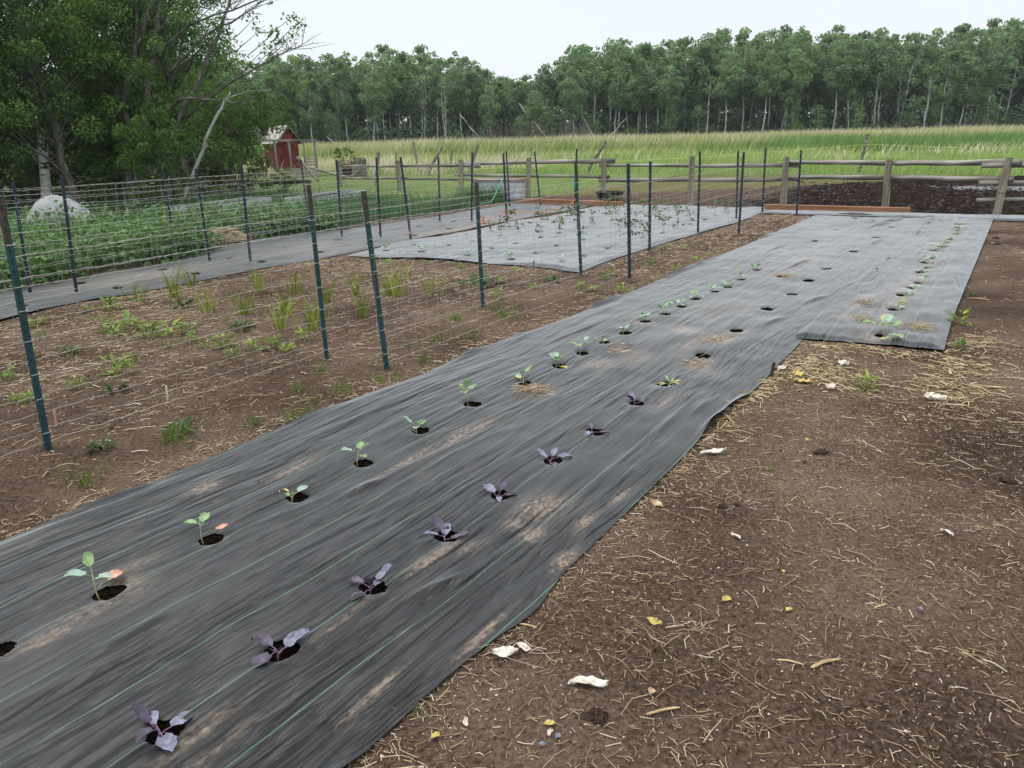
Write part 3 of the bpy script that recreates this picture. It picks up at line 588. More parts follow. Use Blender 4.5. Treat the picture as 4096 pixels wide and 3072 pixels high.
LINES = {'A': [(4.33, -4.00, 1.37, -.07, 'green'), (8.78, -3.94, 1.39, -.05, 'navy'), (13.41, -4.0, 1.39, -.01, 'navy'), (17.19, -3.93, 1.33, -.02, 'navy')],
 'B': [(2.05, -4.64, 1.47, .05, 'green'), (4.31, -4.65, 1.40, -.01, 'green'), (6.57, -4.63, 1.29, -.02, 'green'), (8.78, -4.62, 1.39, -.07, 'brown'), (11.09, -4.66, 1.33, -.03, 'navy'), (13.39, -4.72, 1.41, -.03, 'navy'), (15.86, -4.80, 1.36, -.05, 'navy'), (17.33, -4.69, 1.37, -.03, 'navy')],
 'C': [(4.90, -9.53, 1.40, .09, 'navy'), (7.60, -9.63, 1.42, .05, 'navy'), (10.61, -9.73, 1.43, .03, 'navy'), (13.60, -9.82, 1.44, .07, 'navy')],
 'D': [(10.66, -9.05, 1.44, -.09, 'navy'), (13.78, -9.03, 1.41, -.04, 'navy'), (17.05, -9.18, 1.42, .05, 'navy')],
 'E': [(4.67, -10.17, 1.35, .07, 'navy'), (7.39, -10.32, 1.38, -.01, 'navy'), (10.49, -10.58, 1.40, .03, 'navy'), (13.51, -10.62, 1.35, .04, 'navy'), (17.46, -10.39, 1.37, -.14, 'navy')],
 'F': [(7.43, -11.22, 1.32, .01, 'navy'), (10.57, -11.51, 1.41, -.04, 'navy'), (17.08, -11.10, 1.38, -.06, 'navy')]}
for ln, ps in LINES.items():
    for i, (a, t, h, lean, kind) in enumerate(ps):
        col = {'green': 'blue-green', 'navy': 'dark navy', 'brown': 'brown-topped dark'}[kind]
        p = thing('steel_fence_post', '%s steel post, %s from camera in %s' % (col, ORD[i], LINE_NAME[ln]), 'fence post', G(a, t, 0.0), -TH + math.radians(90) + random.uniform(-.3, .3), 'steel T-posts of the garden fences', (1, 1, h / POST_H))
        p.rotation_euler[1] = 0; d = Vector((lean, random.uniform(-.02, .02), h)).normalized()
        p.rotation_euler = (Vector((0, 0, 1)).rotation_difference(d).to_matrix() @ Euler(p.rotation_euler).to_matrix()).to_euler()
        if kind == 'green':
            obj('post_shaft', PM['green'], None, p); tp = obj('post_tip', PM['tip'], None, p); tp['label'] = 'unpainted brown upper end of the post'
            obj('stud_row', PM['sg'], None, p)['kind'] = 'stuff'
        elif kind == 'brown':
            obj('post_shaft', PM['green'], None, p); tp = obj('post_tip', PM['tip'], None, p); obj('stud_row', PM['sn'], None, p)['kind'] = 'stuff'
        else:
            obj('post_shaft', PM['navy'], None, p); obj('stud_row', PM['sn'], None, p)['kind'] = 'stuff'
        for zc in np.linspace(0.12, 1.12, 7):
            obj('wire_clip', clip_me, None, p, (0, 0, float(zc + random.uniform(-.04, .04))))

def wire_net(label, tfun, a0, a1, z0, z1, nw, seed, step=0.152, r=0.0013):
    rng = np.random.RandomState(seed)
    hs = z0 + (z1 - z0) * (np.linspace(0, 1, nw) ** 1.12)
    al = np.arange(a0, a1, step / 2)
    def wz(a, k): return hs[k] + 0.018 * fbm(a * 0.5, 0 * a + k * 0.25, seed, 2) + 0.010 * fbm(a * 2.1, 0 * a + k * 1.7, seed + 1, 2)
    def wt(a, z): return tfun(a) + 0.02 * fbm(a * 0.8, z * 1.5 + 0 * a, seed + 3, 2)
    def tubes(paths, r):
        V = []; F = []
        b = 0
        for P in paths:
            n = len(P); d = np.gradient(P, axis=0); d /= np.linalg.norm(d, axis=1)[:, None] + 1e-9
            up = np.where(np.abs(d[:, 2:3]) < 0.8, np.array([[0, 0, 1.0]]), np.array([[1.0, 0, 0]]))
            x = np.cross(d, up); x /= np.linalg.norm(x, axis=1)[:, None]; y = np.cross(x, d)
            ring = [P + r * (x * math.cos(q) + y * math.sin(q)) for q in (0, 2.094, 4.189)]
            V.append(np.stack(ring, 1).reshape(-1, 3))
            i = np.arange(n - 1)[:, None] * 3 + b
            for k in range(3):
                k2 = (k + 1) % 3
                F.append(np.concatenate([i + k, i + k2, i + 3 + k2, i + 3 + k], 1))
            b += 3 * n
        return np.concatenate(V), np.concatenate(F)
    root = thing('wire_net', label, 'wire fence')
    for k in range(nw):
        z = wz(al, k) + np.where(np.arange(len(al)) % 2 == 0, 0.0035, -0.0035)
        V, F = tubes([Gn(al, wt(al, z), z)], r * (1.25 if k in (0, nw - 1) else 1.0))
        obj('line_wire', make_mesh('line_wire', V, F), M['wire'], root)
    paths = []
    for a in np.arange(a0, a1, step):
        ks = np.arange(nw); aa = a + 0.012 * rng.randn() + np.cumsum(rng.randn(nw) * 0.005)
        z = np.array([float(wz(np.array([q]), k)[0]) for q, k in zip(aa, ks)])
        zz = np.repeat(z, 2)[:-1].copy(); zz[1::2] = (z[:-1] + z[1:]) / 2
        a2 = np.repeat(aa, 2)[:-1].copy(); a2[1::2] = (aa[:-1] + aa[1:]) / 2 + rng.randn(nw - 1) * 0.006
        paths.append(Gn(a2, wt(a2, zz), zz))
    V, F = tubes(paths, r * 0.55)
    s = obj('stay_wires', make_mesh('stay_wires', V, F), M['wire'], root); s['kind'] = 'stuff'
    return root
def line_t(ps, off=-0.012): 
    f = poly([(p[0], p[1]) for p in ps]); return lambda a: f(a) + off
wire_net('galvanised wire net hung along the front post line beside the long near barrier', line_t(LINES['A']), 4.25, 17.25, 0.06, 1.15, 10, 301)
wire_net('galvanised wire net along the brown weedy plot, running out of frame at left', line_t(LINES['B']), 0.5, 17.4, 0.05, 1.16, 11, 311)
wire_net('galvanised wire net on the left barrier, side facing the brown plot', line_t(LINES['C']), 2.6, 13.7, 0.10, 1.22, 10, 321, r=.0019)
wire_net('galvanised wire net along the middle of the left barrier', line_t(LINES['E']), 2.2, 17.5, 0.10, 1.24, 10, 331, r=.0019)
wire_net('galvanised wire net at the edge of the leafy green bed', line_t(LINES['F']), 4.5, 12.5, 0.15, 1.22, 9, 341, r=.0019)
# ------------------------------------------------------------------ lumber, tank, tub, hose
def beam(p0, p1, w, h, label, mat, z=0.0):
    p0, p1 = Vector(p0), Vector(p1); d = p1 - p0; Lg = d.length; n = 8
    b = MB(); c = 0.006
    prof = [(-w / 2 + c, 0), (w / 2 - c, 0), (w / 2, c), (w / 2, h - c), (w / 2 - c, h), (-w / 2 + c, h), (-w / 2, h - c), (-w / 2, c)]
    V = []; m = len(prof)
    for i in range(n + 1):
        x = Lg * i / n; bow = 0.012 * math.sin(3 * i / n)
        V += [(x, y + bow, zz) for y, zz in prof]
    F = [(i * m + k, i * m + (k + 1) % m, (i + 1) * m + (k + 1) % m, (i + 1) * m + k) for i in range(n) for k in range(m)]
    F += [tuple(range(m)), tuple(n * m + k for k in range(m))[::-1]]
    b.add(V, [f[::-1] for f in F])
    o = obj('lumber_beam', b.mesh('lumber_beam'), mat); o.location = p0; o.rotation_euler = (0, 0, math.atan2(d.y, d.x))
    return tag(o, label, 'lumber')
beam(G(18.12, -4.9, 0.0), G(18.14, -1.9, 0.0), 0.14, 0.135, 'reddish brown timber lying on the far end of the long barrier, right of two', M['lumber'])
beam(G(17.95, -11.4, 0.0), G(17.8, -8.25, 0.0), 0.14, 0.14, 'reddish brown timber behind the post lines, left of two, near the steel tank', M['lumber'])

def lathe(prof, n=32, sx=1.0, sy=1.0):
    b = MB(); m = len(prof); V = []
    for r_, z in prof:
        for k in range(n):
            an = 2 * math.pi * k / n; V.append((r_ * sx * math.cos(an), r_ * sy * math.sin(an), z))
    F = [(i * n + k, i * n + (k + 1) % n, (i + 1) * n + (k + 1) % n, (i + 1) * n + k) for i in range(m - 1) for k in range(n)]
    b.add(V, F); return b
tank = thing('stock_tank', 'galvanised oval stock tank half hidden by tall grass near the rail fence', 'tank', (-0.25, 22.55, 0.0), math.radians(-28))
prof = [(0.0, 0.02), (0.92, 0.02), (0.94, 0.05)]
for i in range(9):
    z = 0.08 + i * 0.05; prof += [(0.945 + (0.012 if i % 3 == 1 else 0.0), z)]
prof += [(0.95, 0.54), (0.975, 0.55), (0.985, 0.575), (0.965, 0.59), (0.945, 0.575), (0.93, 0.5), (0.91, 0.06), (0.0, 0.05)]
obj('tank_body', lathe(prof, 40, 0.88, 0.42).mesh('tank_body', True), M['galv'], tank)
rimp = [(0.88 * 0.985 * math.cos(q), 0.42 * 0.985 * math.sin(q), 0.59) for q in np.linspace(0, 2 * math.pi, 41)]
rb = MB(); rb.tube(rimp, 0.016, 6, False); obj('tank_rim', rb.mesh('tank_rim', True), M['lumber'], tank)['label'] = 'rusty brown rim of the tank'
wv = [(0.88 * 0.925 * math.cos(q), 0.42 * 0.925 * math.sin(q), 0.47) for q in np.linspace(0, 2 * math.pi, 40, endpoint=False)]
obj('tank_water', make_mesh('tank_water', np.array(wv), [tuple(range(40))], False), M['puddle'], tank)
tub = thing('rubber_tub', 'black rubber feed tub behind a fence post at the yard edge', 'tub', G(19.85, -9.6, 0.0), 0.3)
obj('tub_body', lathe([(0.0, 0.015), (0.30, 0.015), (0.33, 0.05), (0.36, 0.16), (0.365, 0.20), (0.385, 0.205), (0.39, 0.22), (0.375, 0.225), (0.35, 0.205), (0.31, 0.05), (0, 0.04)], 28).mesh('tub_body', True), M['rubber'], tub)
for s in (-1, 1):
    hb = MB(); hb.tube([(s * 0.36, -0.09, 0.19), (s * 0.43, -0.06, 0.20), (s * 0.43, 0.06, 0.20), (s * 0.36, 0.09, 0.19)], 0.014, 6); obj('tub_handle', hb.mesh('tub_handle', True), M['rubber'], tub)
hs = MB(); hs.tube([(-0.05, 22.35, 0.4), (-0.04, 22.2, 0.58), (-0.10, 22.08, 0.62), (-0.2, 21.95, 0.5), (-0.33, 21.7, 0.22), (-0.45, 21.45, 0.05), (-0.75, 21.1, 0.035), (-1.2, 20.7, 0.04), (-1.9, 20.3, 0.05), (-2.6, 20.0, 0.05), (-3.1, 20.1, 0.05)], 0.012, 8)
tag(obj('garden_hose', hs.mesh('garden_hose', True), M['hose']), 'bright green garden hose dropping over the tank side onto the barrier', 'hose')

# ------------------------------------------------------------------ rail fence
rng = random.Random(11)
def log(p0, p1, r0, r1, mat, parent, name, seg=12, n=10, wob=0.02):
    p0, p1 = Vector(p0), Vector(p1); d = p1 - p0; Lg = d.length; b = MB(); wob *= .45
    pts = [Vector((Lg * i / seg, wob * math.sin(i * 1.1 + r0 * 900) * rng.uniform(.4, 1), wob * math.sin(i * 0.8 + r1 * 700) * rng.uniform(.4, 1))) for i in range(seg + 1)]
    b.tube(pts, [.84 * (r0 + (r1 - r0) * i / seg) * rng.uniform(.93, 1.07) for i in range(seg + 1)], n, True, 0.10, rng)
    o = obj(name, b.mesh(name, True), mat, parent); o.location = p0; o.rotation_euler = d.to_track_quat('X', 'Z').to_euler()
    return o
def wpost(p, h, lx, r, mat, parent, name='post', r1=None):
    b = MB(); n = 9
    pts = [(lx * i / 6 + rng.uniform(-.006, .006), rng.uniform(-.006, .006), -0.4 + (h + 0.4) * i / 6) for i in range(7)]
    b.tube(pts, [r * 1.04] * 3 + [r, r, r * 0.98, r1 or r * 0.96], n, True, 0.05, rng)
    o = obj(name, b.mesh(name, False), mat, parent); o.location = p; return o
fence = thing('rail_fence', 'weathered grey post and rail fence across the far end of the garden', 'fence')
P = [(9.65, 15.46), (8.57, 17.75), (6.81, 19.36), (4.54, 19.56), (2.69, 22.17), (0.58, 22.83), (-1.44, 24.37), (-3.77, 27.74), (-6.69, 31.94)]
PH = [(1.12, .10), (1.06, -.07), (1.11, -.03), (1.17, 0), (1.09, 0), (1.15, .06), (1.10, .05), (1.04, 0), (.98, .04)]
for (x, y), (h, lx) in zip(P, PH): wpost((x, y, 0), h, lx, 0.075, M['wood_post'], fence)
fence.children[0]['label'] = 'leaning end post with a wire band'
band = MB(); band.tube([(9.72 + .088 * math.cos(q), 15.46 + .088 * math.sin(q), 0.46) for q in np.linspace(0, 6.3, 18)], 0.006, 5, False); obj('wire_band', band.mesh('wire_band'), M['wood_dark'], fence)
def off(p, q, k):
    p, q = Vector(p), Vector(q); return p + (q - p) * k
def rail(i, j, h0, h1, r0, r1, e0=-0.04, e1=1.08, side=0.13):
    p, q = Vector(P[i]), Vector(P[j]); d = (q - p).normalized(); nrm = Vector((-d.y, d.x)) * side
    if nrm.y < 0: nrm = -nrm
    a_, b_ = p + (q - p) * e0 + nrm, p + (q - p) * e1 + nrm
    log((a_.x, a_.y, h0), (b_.x, b_.y, h1), r0, r1, M['wood_grey'], fence, 'rail')
rail(2, 1, .99, .97, .060, .066, -.06, 1.0); rail(1, 0, .97, 1.03, .066, .072, 0.0, 1.10); rail(2, 1, .63, .66, .065, .068, -.07, 1.0); rail(1, 0, .66, .70, .068, .07, 0.0, 1.06)
rail(4, 2, .90, .90, .050, .062, -.04, 1.05); rail(4, 2, .51, .57, .065, .06, -.04, 1.06)
rail(6, 4, .97, 1.03, .055, .075, -.05, 1.06); rail(6, 4, .64, .60, .052, .055, -.06, 1.03)
rail(8, 6, .76, .93, .052, .064, -.02, 1.1); rail(8, 6, .30, .53, .055, .05, -.02, 1.06)
E1 = (13.6, 14.6)
for h0, h1, r_ in ((.97, .95, .06), (.645, .64, .065), (.31, .33, .05)):
    log((9.35, 15.65, h0), (E1[0], E1[1], h1), r_, r_ * .9, M['wood_grey'], fence, 'rail')
wpost((E1[0] - .2, E1[1], 0), 1.1, 0, .075, M['wood_post'], fence)

# scattered leaning poles beyond the yard
for (x, y, h, lx, r_, lab) in [(14.0, 31.65, 1.52, .22, .07, 'pale leaning pole in the grass behind the right rails'), (3.64, 37.35, 1.45, 1.0, .085, 'pale pole slanting right behind the middle of the rail fence'),
        (-3.98, 38.95, 1.35, .85, .09, 'grey pole slanting right, among the reeds left of the steel tank'), (-4.5, 41.2, 1.62, -.25, .08, 'grey upright pole in the tan reeds left of centre'),
        (-1.9, 38.5, 1.45, .55, .09, 'short grey pole slanting right just above the tank'), (-3.0, 42.5, 1.2, .1, .07, 'dark stump pole among tan reeds, right of the slanting grey pole'),
        (-7.8, 40.5, .95, -.1, .06, 'thin grey stake in the tan reeds left of centre'), (-5.9, 42.5, 1.1, .05, .06, 'dark thin stake among tan reeds, behind a navy post'),
        (-5.2, 31.5, 1.28, .18, .085, 'dark broken pole leaning behind the left rails')]:
    b = MB(); b.tube([(0, 0, -.3), (lx * .3, 0, h * .3), (lx * .65, 0, h * .65), (lx, 0.03, h)], [r_, r_ * .95, r_ * .9, r_ * .8], 8, True, .05, rng)
    o = obj('leaning_pole', b.mesh('leaning_pole', False), M['wood_grey'] if 'pale' in lab else M['wood_post']); o.location = (x, y, -.02); tag(o, lab, 'pole', 'old poles beyond the rail fence')
b = MB(); b.tube([(-0.9, 20.4 + 9, .62), (3.0, 31, .70), (8, 31.5, .80), (14.2, 31.6, 1.12), (17, 30, .95), (24, 26, .85)], .006, 5)
tag(obj('electric_fence_line', b.mesh('electric_fence_line', True), M['polywire']), 'thin yellow-green electric fence line strung above the rails', 'wire')
# brace, low dark rails left
br = thing('pole_brace', 'crossed weathered poles and dark rail beside the coop run', 'brace', (0, 0, 0))
log((-8.75, 33.6, 1.12), (-7.85, 33.0, .18), .085, .075, M['wood_grey'], br, 'pole'); log((-8.35, 33.5, .72), (-6.4, 32.4, .28), .06, .06, M['wood_grey'], br, 'pole')
log((-10.6, 28.6, .42), (-7.0, 28.3, .36), .085, .08, M['wood_dark'], br, 'rail'); wpost((-7.92, 28.42, 0), .5, 0, .09, M['wood_post'], br)
log((-9.6, 28.8, .9), (-9.1, 28.5, .1), .05, .05, M['wood_grey'], br, 'pole')

# ------------------------------------------------------------------ chicken coop with run
coop = thing('chicken_coop', 'small red chicken coop with worn shingle roof behind the left shrubs', 'coop', (-11.75, 42.0, 0.0), math.radians(40), None, (.88, .88, .95))
W_, L_, zb, zw, zr = 1.25, 2.0, 0.45, 1.92, 2.62      # front gable faces local -y
def plank_wall(p0, p1, z0, z1f, name, parent, mat, nw):
    p0, p1 = Vector(p0), Vector(p1)
    for i in range(nw):
        u0, u1 = i / nw, (i + 1) / nw; q0 = p0 + (p1 - p0) * (u0 + .004); q1 = p0 + (p1 - p0) * (u1 - .004)
        d = (q1 - q0).normalized(); nr = Vector((d.y, -d.x, 0)) * (.014 + .004 * (i % 2))
        V = [q0 - nr, q1 - nr, q1 + nr, q0 + nr]; b = MB()
        pts = [(v.x, v.y, z0) for v in V] + [(v.x, v.y, z1f(u)) for v, u in zip(V, (u0, u1, u1, u0))]
        b.add(pts, [(3, 2, 1, 0), (4, 5, 6, 7), (0, 1, 5, 4), (1, 2, 6, 5), (2, 3, 7, 6), (3, 0, 4, 7)]); obj(name, b.mesh(name), mat, parent)
plank_wall((-W_ / 2, -L_ / 2, 0), (W_ / 2, -L_ / 2, 0), zb, lambda u: zw + (zr - zw) * (1 - abs(2 * u - 1)), 'board', coop, M['red'], 10)
plank_wall((-W_ / 2, L_ / 2, 0), (W_ / 2, L_ / 2, 0), zb, lambda u: zw + (zr - zw) * (1 - abs(2 * u - 1)), 'board', coop, M['red'], 10)
plank_wall((-W_ / 2, L_ / 2, 0), (-W_ / 2, -L_ / 2, 0), zb, lambda u: zw, 'board', coop, M['red'], 14)
plank_wall((W_ / 2, -L_ / 2, 0), (W_ / 2, L_ / 2, 0), zb, lambda u: zw, 'board', coop, M['red'], 14)
for s in (-1, 1):
    rf = MB(); ev = W_ / 2 + .2; dz = (zr - zw) / (W_ / 2) * .2
    V = [(s * 0, -L_ / 2 - .2, zr + .03), (s * ev, -L_ / 2 - .2, zw - dz + .03), (s * ev, L_ / 2 + .2, zw - dz + .03), (0, L_ / 2 + .2, zr + .03)]
    V += [(x, y, z + .035) for x, y, z in V]; rf.add(V, [(0, 1, 2, 3), (7, 6, 5, 4), (0, 4, 5, 1), (1, 5, 6, 2), (2, 6, 7, 3), (3, 7, 4, 0)])
    roof = obj('roof', rf.mesh('roof'), M['wood_dark'], coop)
    for k in range(7):
        for j in range(8):
            y0 = -L_ / 2 - .2 + j * (L_ + .4) / 8 + (.06 if k % 2 else 0); y1 = min(y0 + (L_ + .4) / 8 - .012, L_ / 2 + .2)
            u0 = k / 7; u1 = u0 + 1.12 / 7; f = lambda u, hh: (s * ev * u, zr + .03 + (zw - dz - zr) * u + hh)
            (xa, za), (xb, zb2) = f(u0, .04), f(min(u1, 1.02), .055)
            sb = MB(); sb.add([(xa, y0, za), (xb, y0, zb2), (xb, y1, zb2), (xa, y1, za), (xa, y0, za - .012), (xb, y0, zb2 - .014), (xb, y1, zb2 - .014), (xa, y1, za - .012)],
                              [(0, 1, 2, 3), (7, 6, 5, 4), (0, 4, 5, 1), (1, 5, 6, 2), (2, 6, 7, 3), (3, 7, 4, 0)]); obj('shingle', sb.mesh('shingle'), M['shingle'], roof)
    bg_ = MB(); bg_.tube([(0, -L_ / 2 - .215, zr + .02), (s * ev, -L_ / 2 - .215, zw - dz + .02)], .035, 4); obj('barge_board', bg_.mesh('barge_board'), M['wood_grey'], coop)
run = thing('coop_run', 'open grey timber frame run standing in front of the red coop', 'animal run', (-11.05, 40.6, 0.0), math.radians(-4))
def stick(p0, p1, w, mat, name, parent):
    p0, p1 = Vector(p0), Vector(p1); d = p1 - p0; b = MB(); b.box((d.length / 2, 0, 0), (d.length, w, w))
    o = obj(name, b.mesh(name), mat, parent); o.location = p0; o.rotation_euler = d.to_track_quat('X', 'Z').to_euler(); return o
for x in (-1.42, -.61, .13, .85, 1.42):
    stick((x, 0, 0), (x, 0, 1.80), .11 if x > 1 else .075, M['wood_grey'], 'upright', run)
stick((-1.5, 0, 1.85), (1.55, 0, 1.78), .10, M['wood_grey'], 'top_rail', run); stick((1.42, 0, 1.74), (.2, 1.8, 1.72), .08, M['wood_grey'], 'top_rail', run); stick((.13, .05, 1.72), (-.9, 1.3, 1.5), .07, M['wood_grey'], 'top_rail', run)
for z in (.62, .76, .90): stick((.9, -.02, z), (1.45, -.02, z), .11, M['board_pale'], 'board', run)
stick((-1.4, -.1, .16), (1.5, -.1, .12), .26, M['board_pale'], 'base_board', run); stick((-.45, -.06, .35), (.9, -.06, .40), .10, M['wood_grey'], 'base_board', run)

# planter and old crate
pl = thing('planter', 'reddish planter with a leafy young shrub near the reeds', 'planter', (-7.75, 38.5, .0))
b = MB(); b.box((0, 0, .56), (.62, .4, .24)); obj('pot', b.mesh('pot'), M['red'], pl); b = MB(); b.box((0, 0, .22), (.5, .34, .44)); obj('stand', b.mesh('stand'), M['wood_dark'], pl)
crate = thing('plank_crate', 'upright grey plank crate beside the reddish planter', 'crate', (-7.05, 38.4, 0))
for i in range(6):
    b = MB(); h = .92 + .06 * rng.random(); b.box((-.27 + i * .108, rng.uniform(-.02, .02), h / 2), (.09, .05, h)); obj('plank', b.mesh('plank'), M['wood_grey'], crate)
b = MB(); b.box((0, .06, .5), (.66, .05, .1)); obj('cross_batten', b.mesh('cross_batten'), M['wood_grey'], crate)
stick((-.45, -.1, .1), (.15, -.1, .5), .12, M['wood_grey'], 'prop_board', crate)

# row-cover tunnel
hoop = thing('row_cover', 'grey-white cloth row cover tunnel at the left below the birch', 'row cover', (-10.05, 17.6, 0.0), math.radians(6), None, (.76, .76, .92))
nu, nv = 34, 22; V = []
for i in range(nu):
    u = i / (nu - 1); x = -0.85 + 2.0 * u
    env = math.sin(math.pi * min(max(u * 0.93 + 0.05, 0), 1) ** 0.8) ** 0.75
    rib = 0.025 * abs(math.sin(u * math.pi * 5))
    for j in range(nv):
        q = math.pi * j / (nv - 1); hgt = 0.80 * env - rib * (1 if env > .4 else 0)
        wv_ = 0.012 * math.sin(j * 1.9 + i * .7) + .01 * math.sin(i * 2.3 + j)
        V.append((x + (.06 * math.cos(q)), -0.55 * math.cos(q) * (0.45 + 0.55 * env) * 1.1, max(0.0, hgt * math.sin(q) ** 0.8 + wv_)))
obj('cover_cloth', make_mesh('cover_cloth', np.array(V), grid_faces(nu, nv)), M['rowcover'], hoop)
for k in range(4):
    u = .2 + .2 * k; env = math.sin(math.pi * (u * .93 + .05)) ** .55; b = MB()
    b.tube([(-.85 + 2 * u, -.56 * math.cos(q) * (.45 + .55 * env) * 1.1, .805 * env * math.sin(q) ** .8) for q in np.linspace(.05, math.pi - .05, 16)], .009, 5); obj('hoop', b.mesh('hoop', True), M['rowcover'], hoop)
# raised beds
for (a0, t0, a1, t1, w2, lab) in [(11.9, -16.9, 14.9, -17.7, .9, 'long grey board-sided raised bed left of the tank, nearer one'), (15.2, -16.3, 18.0, -17.0, .9, 'pale grey board-sided raised bed behind the grassy onion bed'), (9.6, -18.4, 11.6, -18.8, .8, 'low dark-sided raised bed at the edge of the lawn under the trees')]:
    p0, p1 = G(a0, t0), G(a1, t1); d = p1 - p0; rb = thing('raised_bed', lab, 'raised bed', p0, math.atan2(d.y, d.x)); Lg = d.length
    for (c, dm) in (((Lg / 2, 0, .13), (Lg, .045, .26)), ((Lg / 2, w2, .13), (Lg, .045, .26)), ((-.03, w2 / 2, .13), (.045, w2, .258)), ((Lg + .03, w2 / 2, .13), (.045, w2, .258))):
        b = MB(); b.box(c, dm); obj('side_board', b.mesh('side_board'), M['galv'] if 'dark' not in lab else M['wood_dark'], rb)
    gx, gy = np.meshgrid(np.linspace(0, Lg, 30), np.linspace(.03, w2 - .03, 10), indexing='ij')
    obj('bed_soil', make_mesh('bed_soil', np.stack([gx.ravel(), gy.ravel(), .2 + .04 * fbm(gx.ravel() * 4, gy.ravel() * 4, 77, 3)], -1), grid_faces(30, 10)), M['mud'], rb)
# orange flagging tape tufts
for k, (a, t, h, host) in enumerate([(10.66, -9.07, .32, 'on the first post of the seam line'), (13.78, -9.05, .38, 'on the second post of the seam line'), (12.7, -8.9, .26, 'lying on the wide barrier between two seam posts')]):
    b = MB()
    for j in range(6):
        x, y = rng.uniform(-.025, .025), rng.uniform(-.025, .025); z = h * rng.uniform(.5, .85)
        V = [(x * .3, y * .3, z), (x, y, z * .6), (x * 1.8, y * 1.8, z * .15 + .03)]
        b.tube(V, [.007, .008, .005], 3)
    o = obj('flagging_tape', b.mesh('flagging_tape'), M['tape']); o.location = G(a, t, .03); tag(o, 'knot of orange flagging tape ' + host, 'tape', 'orange tape knots')
b = MB(); b.tube([G(12.7, -8.9, .12), G(13.2, -8.95, .2), G(13.78, -9.03, .25), G(14.6, -8.8, .12), G(15.6, -8.6, .18), G(17.05, -9.1, .3)], .006, 4)
tag(obj('orange_twine', b.mesh('orange_twine'), M['tape']), 'slack orange twine running along the seam between the back barriers', 'twine')
b = MB()
for j in range(6): b.tube([G(17.05, -9.18, .95) + Vector((rng.uniform(-.03, .03), rng.uniform(-.03, .03), 0)), G(17.05, -9.18, .7) + Vector((rng.uniform(-.05, .05), rng.uniform(-.05, .05), 0)), G(17.05, -9.18, .5) + Vector((rng.uniform(-.06, .06), 0, 0))], .008, 4)
tag(obj('blue_twine', b.mesh('blue_twine'), M['twine']), 'loop of blue twine hanging on a far seam-line post', 'twine')
# ------------------------------------------------------------------ foliage helpers
def unit(r, n):
    v = r.randn(n, 3); return v / np.linalg.norm(v, axis=1)[:, None]
def leaf_quads(P, size, r, aspect=0.72, up=0.0):
    n = len(P); u = unit(r, n); w_ = unit(r, n); w_[:, 2] += up
    v = np.cross(w_, u); v /= np.linalg.norm(v, axis=1)[:, None] + 1e-9
    s = (size * r.uniform(0.6, 1.3, n))[:, None] * 0.5
    V = np.stack([P + u * s, P + v * s * aspect, P - u * s, P - v * s * aspect], 1).reshape(-1, 3)
    return V, np.arange(4 * n).reshape(n, 4)
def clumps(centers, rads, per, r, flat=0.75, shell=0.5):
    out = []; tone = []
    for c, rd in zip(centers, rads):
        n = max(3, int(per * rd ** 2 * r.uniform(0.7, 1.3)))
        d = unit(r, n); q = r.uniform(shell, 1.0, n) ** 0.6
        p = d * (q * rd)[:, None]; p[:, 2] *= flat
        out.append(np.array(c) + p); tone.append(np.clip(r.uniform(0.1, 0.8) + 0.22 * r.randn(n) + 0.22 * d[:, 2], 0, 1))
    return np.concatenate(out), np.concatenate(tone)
def wobble_path(p0, p1, n, amp, r):
    p0, p1 = np.array(p0, float), np.array(p1, float)
    k = np.linspace(0, 1, n)[:, None]; P_ = p0 + (p1 - p0) * k
    o = np.cumsum(r.randn(n, 3) * amp, 0); o -= k * o[-1]; o[0] = 0
    return [tuple(q) for q in P_ + o]

def far_aspen(seed, h, crown_lo, cw, nclump, mat_leaf, dead=False, label=''):
    r = np.random.RandomState(seed); b = MB(); rr = random.Random(seed)
    tr = wobble_path((0, 0, -.3), (r.uniform(-.6, .6), r.uniform(-.3, .3), h * .96), 9, .09, r)
    b.tube(tr, [0.105 * (1 - i / 9.5) + .012 for i in range(9)], 6)
    cs = []; rd = []
    for i in range(nclump):
        k = r.uniform(crown_lo, 1.0); wd = cw * math.sin(math.pi * min(0.98, max(.08, (k - crown_lo) / (1.02 - crown_lo) * .86 + .12))) ** .7
        an = r.uniform(0, 6.28); q = wd * math.sqrt(r.uniform(0.1, 1))
        bx = np.interp(k, np.linspace(0, 1, 9), [t_[0] for t_ in tr]); by = np.interp(k, np.linspace(0, 1, 9), [t_[1] for t_ in tr])
        c = (bx + q * math.cos(an), by + q * math.sin(an), k * h); cs.append(c); rd.append(r.uniform(.42, .85) * (1.0 if k < .85 else .75))
        if i % (2 if dead else 3) == 0:
            b.tube([(bx, by, k * h - q * .6 - .15), ((bx + c[0]) / 2, (by + c[1]) / 2, k * h - q * .22), c], [.035, .022, .008], 4, False)
    if dead:
        for i in range(16):
            k = r.uniform(.25, .95); an = r.uniform(0, 6.28); q = r.uniform(.4, 1.4)
            b.tube([(tr[0][0] + (tr[-1][0] - tr[0][0]) * k, 0, k * h), (q * math.cos(an) * .6, q * math.sin(an) * .6, k * h + q * .35), (q * math.cos(an), q * math.sin(an), k * h + q * .9)], [.03, .018, .006], 4, False)
    trunk = b.mesh('trunk', True); trunk.materials.append(M['bark_far'])
    crown = None
    if not dead or nclump > 0:
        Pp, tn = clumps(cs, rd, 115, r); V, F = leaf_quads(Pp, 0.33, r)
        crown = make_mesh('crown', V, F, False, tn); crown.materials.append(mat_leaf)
    return trunk, crown
